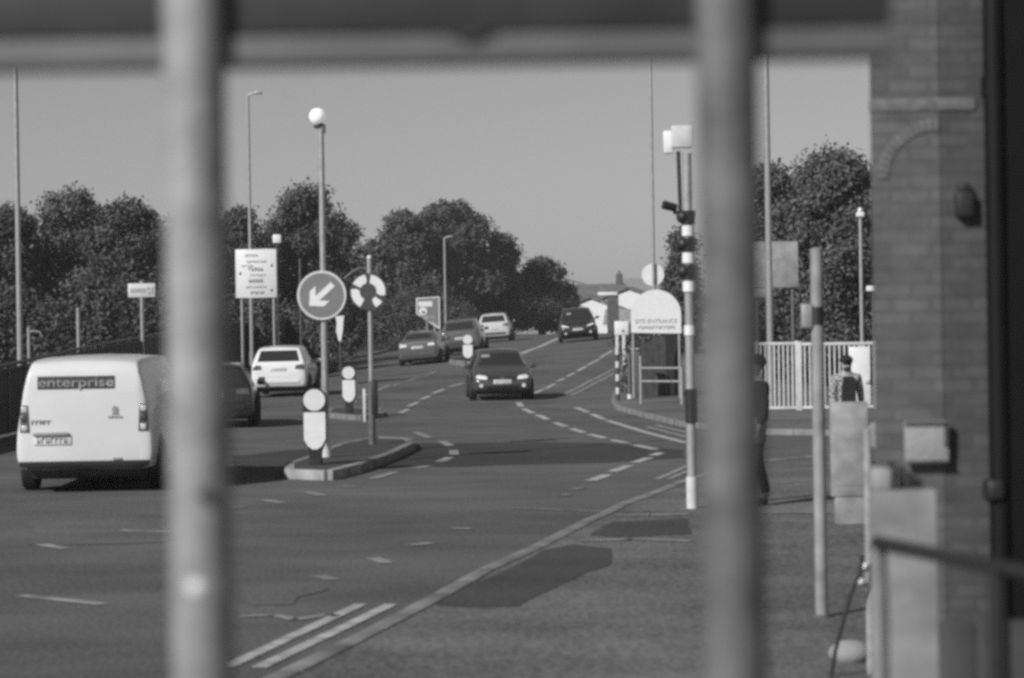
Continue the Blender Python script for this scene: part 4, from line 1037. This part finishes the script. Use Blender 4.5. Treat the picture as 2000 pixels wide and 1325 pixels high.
for sg in (-1, 1):
    lo = decal('tail_light', bvh, [(sg*.76, .86), (sg*.895, .86), (sg*.885, 1.24), (sg*.78, 1.24)], 'rear', 'rear_lamp', q, .012, 5, 8)
    for z in (.92, 1.05, 1.18):
        hh = bvh.ray_cast(Vector((sg*.83, -9, z)), Vector((0, 1, 0)))[0]
        MB().box((sg*.83, hh.y-.014, z), (.085, .02, .085), bev=.015).build('lens', 'silver_car' if z != 1.05 else 'dark_car', lo)
decal('bumper', bvh, [(-.90, .34), (.90, .34), (.91, .45), (-.91, .45)], 'rear', 'black', q, .07, 16, 3)
MB().box((0, yr+.2, .30), (1.5, .3, .12), bev=.03).build('underbar', 'black', q)
hh = bvh.ray_cast(Vector((-.42, -9, .78)), Vector((0, 1, 0)))[0]
pl = plate(q, hh.y-.012, .74, 1, True); pl.location.x = -.44
for c in pl.children: c.data = c.data.copy(); c.data.materials.clear(); c.data.materials.append(M['ink'])
MB().box((-.46, hh.y-.03, .83), (.50, .05, .05), bev=.015).build('handle', 'ink_soft', q)
marks(5, -.74, -.46, 1.0, .06, hh.y-.012, 4).build('badge', 'ink_soft', q, False)
mb = MB(); mb.cyl((.44, hh.y-.004, 1.17), (.44, hh.y-.012, 1.17), .045, seg=16); mb.box((.44, hh.y-.008, 1.11), (.09, .01, .03)); mb.build('emblem', 'ink_soft', q)
marks(7, .34, .54, 1.06, .03, hh.y-.010, 9).build('badge', 'ink_soft', q, False)
decal('rear_wiper', bvh, [(.40, .46), (.52, .46), (.52, .49), (.40, .49)], 'rear', 'ink_soft', q, .02, 3, 1)

def rear_kit(q, bvh, kind, s, ws, hz, trim, lamp='rear_lamp', plate_z=.78, win=None, bumper=True):
    W = {'hatch': ((-.66, 1.02), (.66, 1.02), (.55, 1.35), (-.55, 1.35)), 'saloon': ((-.60, 1.14), (.60, 1.14), (.50, 1.36), (-.50, 1.36)), 'suv': ((-.70, 1.18), (.70, 1.18), (.60, 1.54), (-.60, 1.54))}[kind]
    decal('rear_window', bvh, [(a*ws, z*hz) for a, z in W], 'rear', 'glass', q, .006, 10, 5)
    for sg in (-1, 1):
        Lc = {'hatch': ((.50, .80), (.80, .78), (.76, .92), (.52, .91)), 'saloon': ((.46, .84), (.79, .82), (.75, .95), (.48, .94)), 'suv': ((.55, .92), (.86, .90), (.82, 1.08), (.58, 1.05))}[kind]
        decal('tail_light', bvh, [(sg*a*ws, z*hz) for a, z in Lc], 'rear', lamp, q, .012, 6, 4)
    if bumper: decal('bumper', bvh, [(-.68*ws, .46*hz), (.68*ws, .46*hz), (.68*ws, .56*hz), (-.68*ws, .56*hz)], 'rear', trim, q, .02, 12, 3)
    hh = bvh.ray_cast(Vector((0, -9, plate_z*hz)), Vector((0, 1, 0)))[0]
    plate(q, hh.y-.014, plate_z*hz, s, True)
def front_kit(q, bvh, kind, s, ws, hz, lamp='lamp_glass', pz=.56, grille='black'):
    W = {'hatch': ((-.66, 1.04), (.66, 1.04), (.54, 1.40), (-.54, 1.40)), 'saloon': ((-.68, 1.03), (.68, 1.03), (.52, 1.36), (-.52, 1.36)), 'suv': ((-.74, 1.16), (.74, 1.16), (.60, 1.57), (-.60, 1.57))}[kind]
    decal('windscreen', bvh, [(a*ws, z*hz) for a, z in W], 'front', 'glass', q, .006, 12, 6)
    for sg in (-1, 1):
        Lc = {'hatch': ((.42, .62), (.78, .66), (.74, .78), (.46, .74)), 'saloon': ((.50, .60), (.80, .62), (.76, .78), (.50, .75)), 'suv': ((.40, .72), (.82, .80), (.80, .90), (.48, .80))}[kind]
        decal('headlight', bvh, [(sg*a*ws, z*hz) for a, z in Lc], 'front', lamp, q, .014, 8, 5, rnd=.6)
        hh = bvh.ray_cast(Vector((sg*.62*ws, 9, .45*hz)), Vector((0, -1, 0)))[0]
        if hh is None: hh = Vector((0, st[-1][0]-.1, 0))
        MB().cyl((sg*.62*ws, hh.y+.012, .45*hz), (sg*.62*ws, hh.y-.02, .45*hz), .055, seg=16).build('fog_light', lamp, q)
    gz = {'hatch': .66, 'saloon': .67, 'suv': .76}[kind]
    decal('grille', bvh, [(-.38*ws, (gz-.06)*hz), (.38*ws, (gz-.06)*hz), (.44*ws, (gz+.07)*hz), (-.44*ws, (gz+.07)*hz)], 'front', grille, q, .010, 10, 3)
    hh = bvh.ray_cast(Vector((0, 9, gz*hz)), Vector((0, -1, 0)))[0]
    MB().cyl((0, hh.y+.02, gz*hz), (0, hh.y, gz*hz), .06, seg=20).build('emblem', 'chrome', q)
    decal('lower_grille', bvh, [(-.42*ws, .33*hz), (.42*ws, .33*hz), (.48*ws, .43*hz), (-.48*ws, .43*hz)], 'front', 'black', q, .012, 10, 3)
    hh = bvh.ray_cast(Vector((0, 9, pz*hz)), Vector((0, -1, 0)))[0]
    plate(q, hh.y+.014, pz*hz, s, False)
    W0 = W[0][1]*hz

# dark car beside the van, mostly behind the upright
q, bvh, st, s, ws, hz = car('parked_car', 'dark hatchback half hidden by the blurred left upright', 'car', 414, 838, R(5), 'hatch', 'black_car', scale=1.06, hs=.90)
sides(q, bvh, 'hatch', s, hz); mirrors(q, 'hatch', s, .94, hz, 'dark_car'); rear_kit(q, bvh, 'hatch', s, ws, hz, 'black')
# white hatchback
q, bvh, st, s, ws, hz = car('white_hatchback', 'white hatchback with a dark rear window driving away', 'car', 545, 776, R(-1), 'suv', 'white_car', scale=.97)
sides(q, bvh, 'suv', s, hz); mirrors(q, 'suv', s, .91, hz, 'white_car'); rear_kit(q, bvh, 'suv', s, ws, hz, 'white_car', plate_z=.92)
decal('exhaust_trim', bvh, [(-.66*ws, .62*hz), (-.46*ws, .62*hz), (-.46*ws, .68*hz), (-.66*ws, .68*hz)], 'rear', 'black', q, .012, 5, 2)
# grey saloon
q, bvh, st, s, ws, hz = car('grey_saloon', 'grey saloon with bright rear lamps driving away up the rise', 'car', 818, 714, R(-5), 'saloon', 'grey_car', scale=1.0)
sides(q, bvh, 'saloon', s, hz); mirrors(q, 'saloon', s, .9, hz, 'dark_car'); rear_kit(q, bvh, 'saloon', s, ws, hz, 'chrome', 'lamp_glass')
# estate/SUV
q, bvh, st, s, ws, hz = car('estate_car', 'dark silver estate car ahead of the grey saloon', 'car', 902, 694, R(-4), 'suv', 'grey_car', scale=1.02)
sides(q, bvh, 'suv', s, hz); mirrors(q, 'suv', s, .95, hz, 'dark_car'); rear_kit(q, bvh, 'suv', s, ws, hz, 'chrome')
decal('tailgate_trim', bvh, [(-.62*ws, 1.05*hz), (.62*ws, 1.05*hz), (.62*ws, 1.10*hz), (-.62*ws, 1.10*hz)], 'rear', 'chrome', q, .014, 10, 2)
# silver far car
q, bvh, st, s, ws, hz = car('silver_car', 'pale silver car farthest along the left lane', 'car', 966, 669, R(-3), 'suv', 'silver_car', scale=1.05)
sides(q, bvh, 'suv', s, hz); mirrors(q, 'suv', s, .97, hz, 'silver_car'); rear_kit(q, bvh, 'suv', s, ws, hz, 'black')
# oncoming dark saloon in the middle
q, bvh, st, s, ws, hz = car('oncoming_saloon', 'dark saloon coming towards the camera in the middle of the road', 'car', 982, 783, R(180+3), 'hatch', 'dark_car', near='front', scale=1.0, hs=.98)
sides(q, bvh, 'hatch', s, hz); mirrors(q, 'hatch', s, .88, hz, 'dark_car'); front_kit(q, bvh, 'hatch', s, ws, hz)
decal('grille_bar', bvh, [(-.40*ws, .715*hz), (.40*ws, .715*hz), (.40*ws, .735*hz), (-.40*ws, .735*hz)], 'front', 'chrome', q, .018, 8, 1)
decal('permit', bvh, [(.30, 1.24), (.56, 1.24), (.53, 1.33), (.30, 1.33)], 'front', 'cabinet', q, .009, 3, 2)
# oncoming black car at the crest
q, bvh, st, s, ws, hz = car('oncoming_crossover', 'black crossover coming over the crest of the road', 'car', 1131, 668, R(180-1), 'suv', 'black_car', near='front', scale=1.02)
sides(q, bvh, 'suv', s, hz); mirrors(q, 'suv', s, .95, hz, 'black_car'); front_kit(q, bvh, 'suv', s, ws, hz, pz=.62)
decal('permit', bvh, [(.28, 1.40), (.52, 1.40), (.50, 1.50), (.28, 1.50)], 'front', 'cabinet', q, .009, 3, 2)
# white van beyond the crest
q, bvh, st, s, ws, hz = car('parked_van', 'white van beyond the crest, behind the black crossover', 'van', 1182, 664, R(-4), 'van', 'van_white', scale=.97, D=221)
sides(q, bvh, 'van', s, hz)

# ------------------------------------------------------------------ people
def skin_body(name, chains, mt, parent, sub=1):
    """chains: lists of (x,y,z,r); chains share joints that coincide"""
    vs, rs, es, key = [], [], [], {}
    def vid(p):
        k = tuple(round(v, 4) for v in p[:3])
        if k not in key: key[k] = len(vs); vs.append(p[:3]); rs.append(p[3])
        return key[k]
    for c in chains:
        ids = [vid(p) for p in c]
        es += [(a, b) for a, b in zip(ids, ids[1:])]
    me = bpy.data.meshes.new(name); me.from_pydata(vs, es, []); me.update()
    o = link(name, me, mt, parent)
    md = o.modifiers.new('skin', 'SKIN'); md.use_smooth_shade = True
    lay = me.skin_vertices[0] if me.skin_vertices else None
    if lay is None:
        bpy.context.view_layer.objects.active = o
        bpy.ops.mesh.customdata_skin_add(); lay = me.skin_vertices[0]
    for i, r_ in enumerate(rs): lay.data[i].radius = (r_, r_) if not isinstance(r_, tuple) else r_
    lay.data[0].use_root = True
    sb = o.modifiers.new('sub', 'SUBSURF'); sb.levels = sub+1; sb.render_levels = sub+1
    return o
def hand(c, d, side):
    """wrist at c, pointing along d: five separate curled fingers"""
    c, d = Vector(c), Vector(d).normalized(); sx = Vector((0, 1, 0)); out = []
    palm = c+d*.085
    out.append([(*c, .024), (*(c+d*.045), .024), (*palm, .020)])
    for k, (o_, ln) in enumerate(((-.028, .065), (-.010, .075), (.010, .07), (.027, .055))):
        b0 = palm+sx*o_; tip = Vector((-side*.02, 0, 0))
        out.append([(*palm, .020), (*(b0+d*.02), .009), (*(b0+d*(.02+ln*.5)+tip*.4), .009), (*(b0+d*(.02+ln)+tip), .008)])
    th = c+d*.04
    out.append([(*(c+d*.045), .024), (*(th-sx*.04+d*.01), .011), (*(th-sx*.05+d*.045), .009)])
    return out
def person(label, loc, rz, H, jacket, trousers, shirt=None, cap=None, beard=False, glasses=False, stride=.0, bag=False):
    q = thing('person', label, 'person', loc, rz); k = H/1.75
    def S(ch): return [[(a*k, b*k, c*k, r*k) for a, b, c, r in c_] for c_ in ch]
    # faces local -Y
    pel = (0, 0, .95, .13); chest = (0, .0, 1.28, .15); neck0 = (0, .01, 1.46, .075); neck1 = (0, 0, 1.53, .058)
    ch = [[pel, (0, 0, 1.10, .125), chest, neck0, neck1, (0, -.012, 1.60, .085), (0, -.008, 1.68, .095), (0, .0, 1.735, .055)],
          [(0, -.012, 1.60, .085), (0, -.10, 1.595, .022)],
          ]
    for sg in (-1, 1):
        st_ = stride*sg
        ch.append([pel, (sg*.10, 0, .88, .095), (sg*.105, -.02-st_*.5, .50, .062), (sg*.11, .02-st_ , .10, .042), (sg*.115, -.04-st_, .04, .04), (sg*.125, -.17-st_, .03, .03)])
        ch.append([neck0, (sg*.17, .0, 1.42, .075), (sg*.23, .02, 1.16, .045), (sg*.23, -.06, .92, .030)])
        ch += hand((sg*.23, -.06, .92), (0, -.12, -1), sg)
        ch.append([(0, -.008, 1.68, .095), (sg*.088, .0, 1.645, .016)])
    skin_body('body', S(ch), 'skin', q)
    jk = [[(0, 0, .90, .155), (0, 0, 1.10, .152), (0, .0, 1.28, .172), (0, .012, 1.44, .10)]]
    for sg in (-1, 1): jk.append([(0, .012, 1.44, .10), (sg*.175, .0, 1.42, .092), (sg*.235, .02, 1.16, .063), (sg*.233, -.05, .95, .048)])
    skin_body('jacket', S(jk), jacket, q)
    tr = [[(0, 0, .96, .145), (0, 0, .90, .14)]]
    for sg in (-1, 1):
        st_ = stride*sg
        tr.append([(0, 0, .90, .14), (sg*.10, 0, .84, .108), (sg*.105, -.02-st_*.5, .50, .078), (sg*.11, .02-st_, .12, .062)])
        skin_body('shoe', S([[(sg*.11, .04-st_, .05, .05), (sg*.118, -.06-st_, .045, .048), (sg*.128, -.19-st_, .035, .036)]]), 'black', q)
    skin_body('trousers', S(tr), trousers, q)
    if shirt: MB().prism([(x*k, z*k) for x, z in ((-.075, 1.44), (.075, 1.44), (.105, 1.30), (.12, .95), (-.12, .95), (-.105, 1.30))], -.205*k, -.10*k).build('shirt', shirt, q)
    if cap:
        mb = MB(); mb.sph((0, .005*k, 1.705*k), .112*k, 20, (1, 1.08, .75)); mb.box((0, -.13*k, 1.70*k), (.14*k, .12*k, .015*k), bev=.005); mb.build('cap', cap, q)
    else:
        mb = MB(); mb.sph((0, .02*k, 1.70*k), .108*k, 20, (1, 1.05, .85)); mb.build('hair', 'hair', q)
    if glasses: MB().box((0, -.098*k, 1.655*k), (.15*k, .03*k, .042*k), bev=.01).build('sunglasses', 'black', q)
    if beard: MB().sph((0, -.055*k, 1.565*k), .068*k, 16, (1, .85, .8)).build('beard', 'hair', q)
    if bag: 
        MB().box((0, .22*k, 1.22*k), (.30*k, .16*k, .44*k), bev=.05).build('backpack', 'cloth_black', q)
    return q
b = at(1656, 930, 33.5); b.z = g(b.x, b.y)
hgt = at(1658, 698, 33.5).z-b.z-.09
person('bearded man in dark cap, sunglasses and open checked jacket over black shirt', (b.x, b.y, .09), R(4), hgt, 'plaid', 'cloth_denim', 'cloth_black', 'cloth_black', True, True)
b = hit(1480, 988, .09); hgt = at(1484, 698, b.y).z-b.z
person('pedestrian in all dark clothing walking beside the blurred right upright', b, R(-75), hgt, 'cloth_dark', 'cloth_dark', None, None, stride=.14)


# ------------------------------------------------------------------ thin volume added to lift the dark tones of the far trees
hz = bpy.data.materials.new('added_haze'); hz.use_nodes = True; n = hz.node_tree; n.nodes.clear()
pv = n.nodes.new('ShaderNodeVolumePrincipled'); mo = n.nodes.new('ShaderNodeOutputMaterial')
pv.inputs['Color'].default_value = (.85, .85, .85, 1); pv.inputs['Density'].default_value = .00042; pv.inputs['Anisotropy'].default_value = .0
n.links.new(pv.outputs[0], mo.inputs['Volume'])
ho_ = MB().box((0, 1300, 14), (4200, 3400, 37)).build('added_haze', hz, None, False); ho_['kind'] = 'stuff'
SC.cycles.volume_bounces = 0
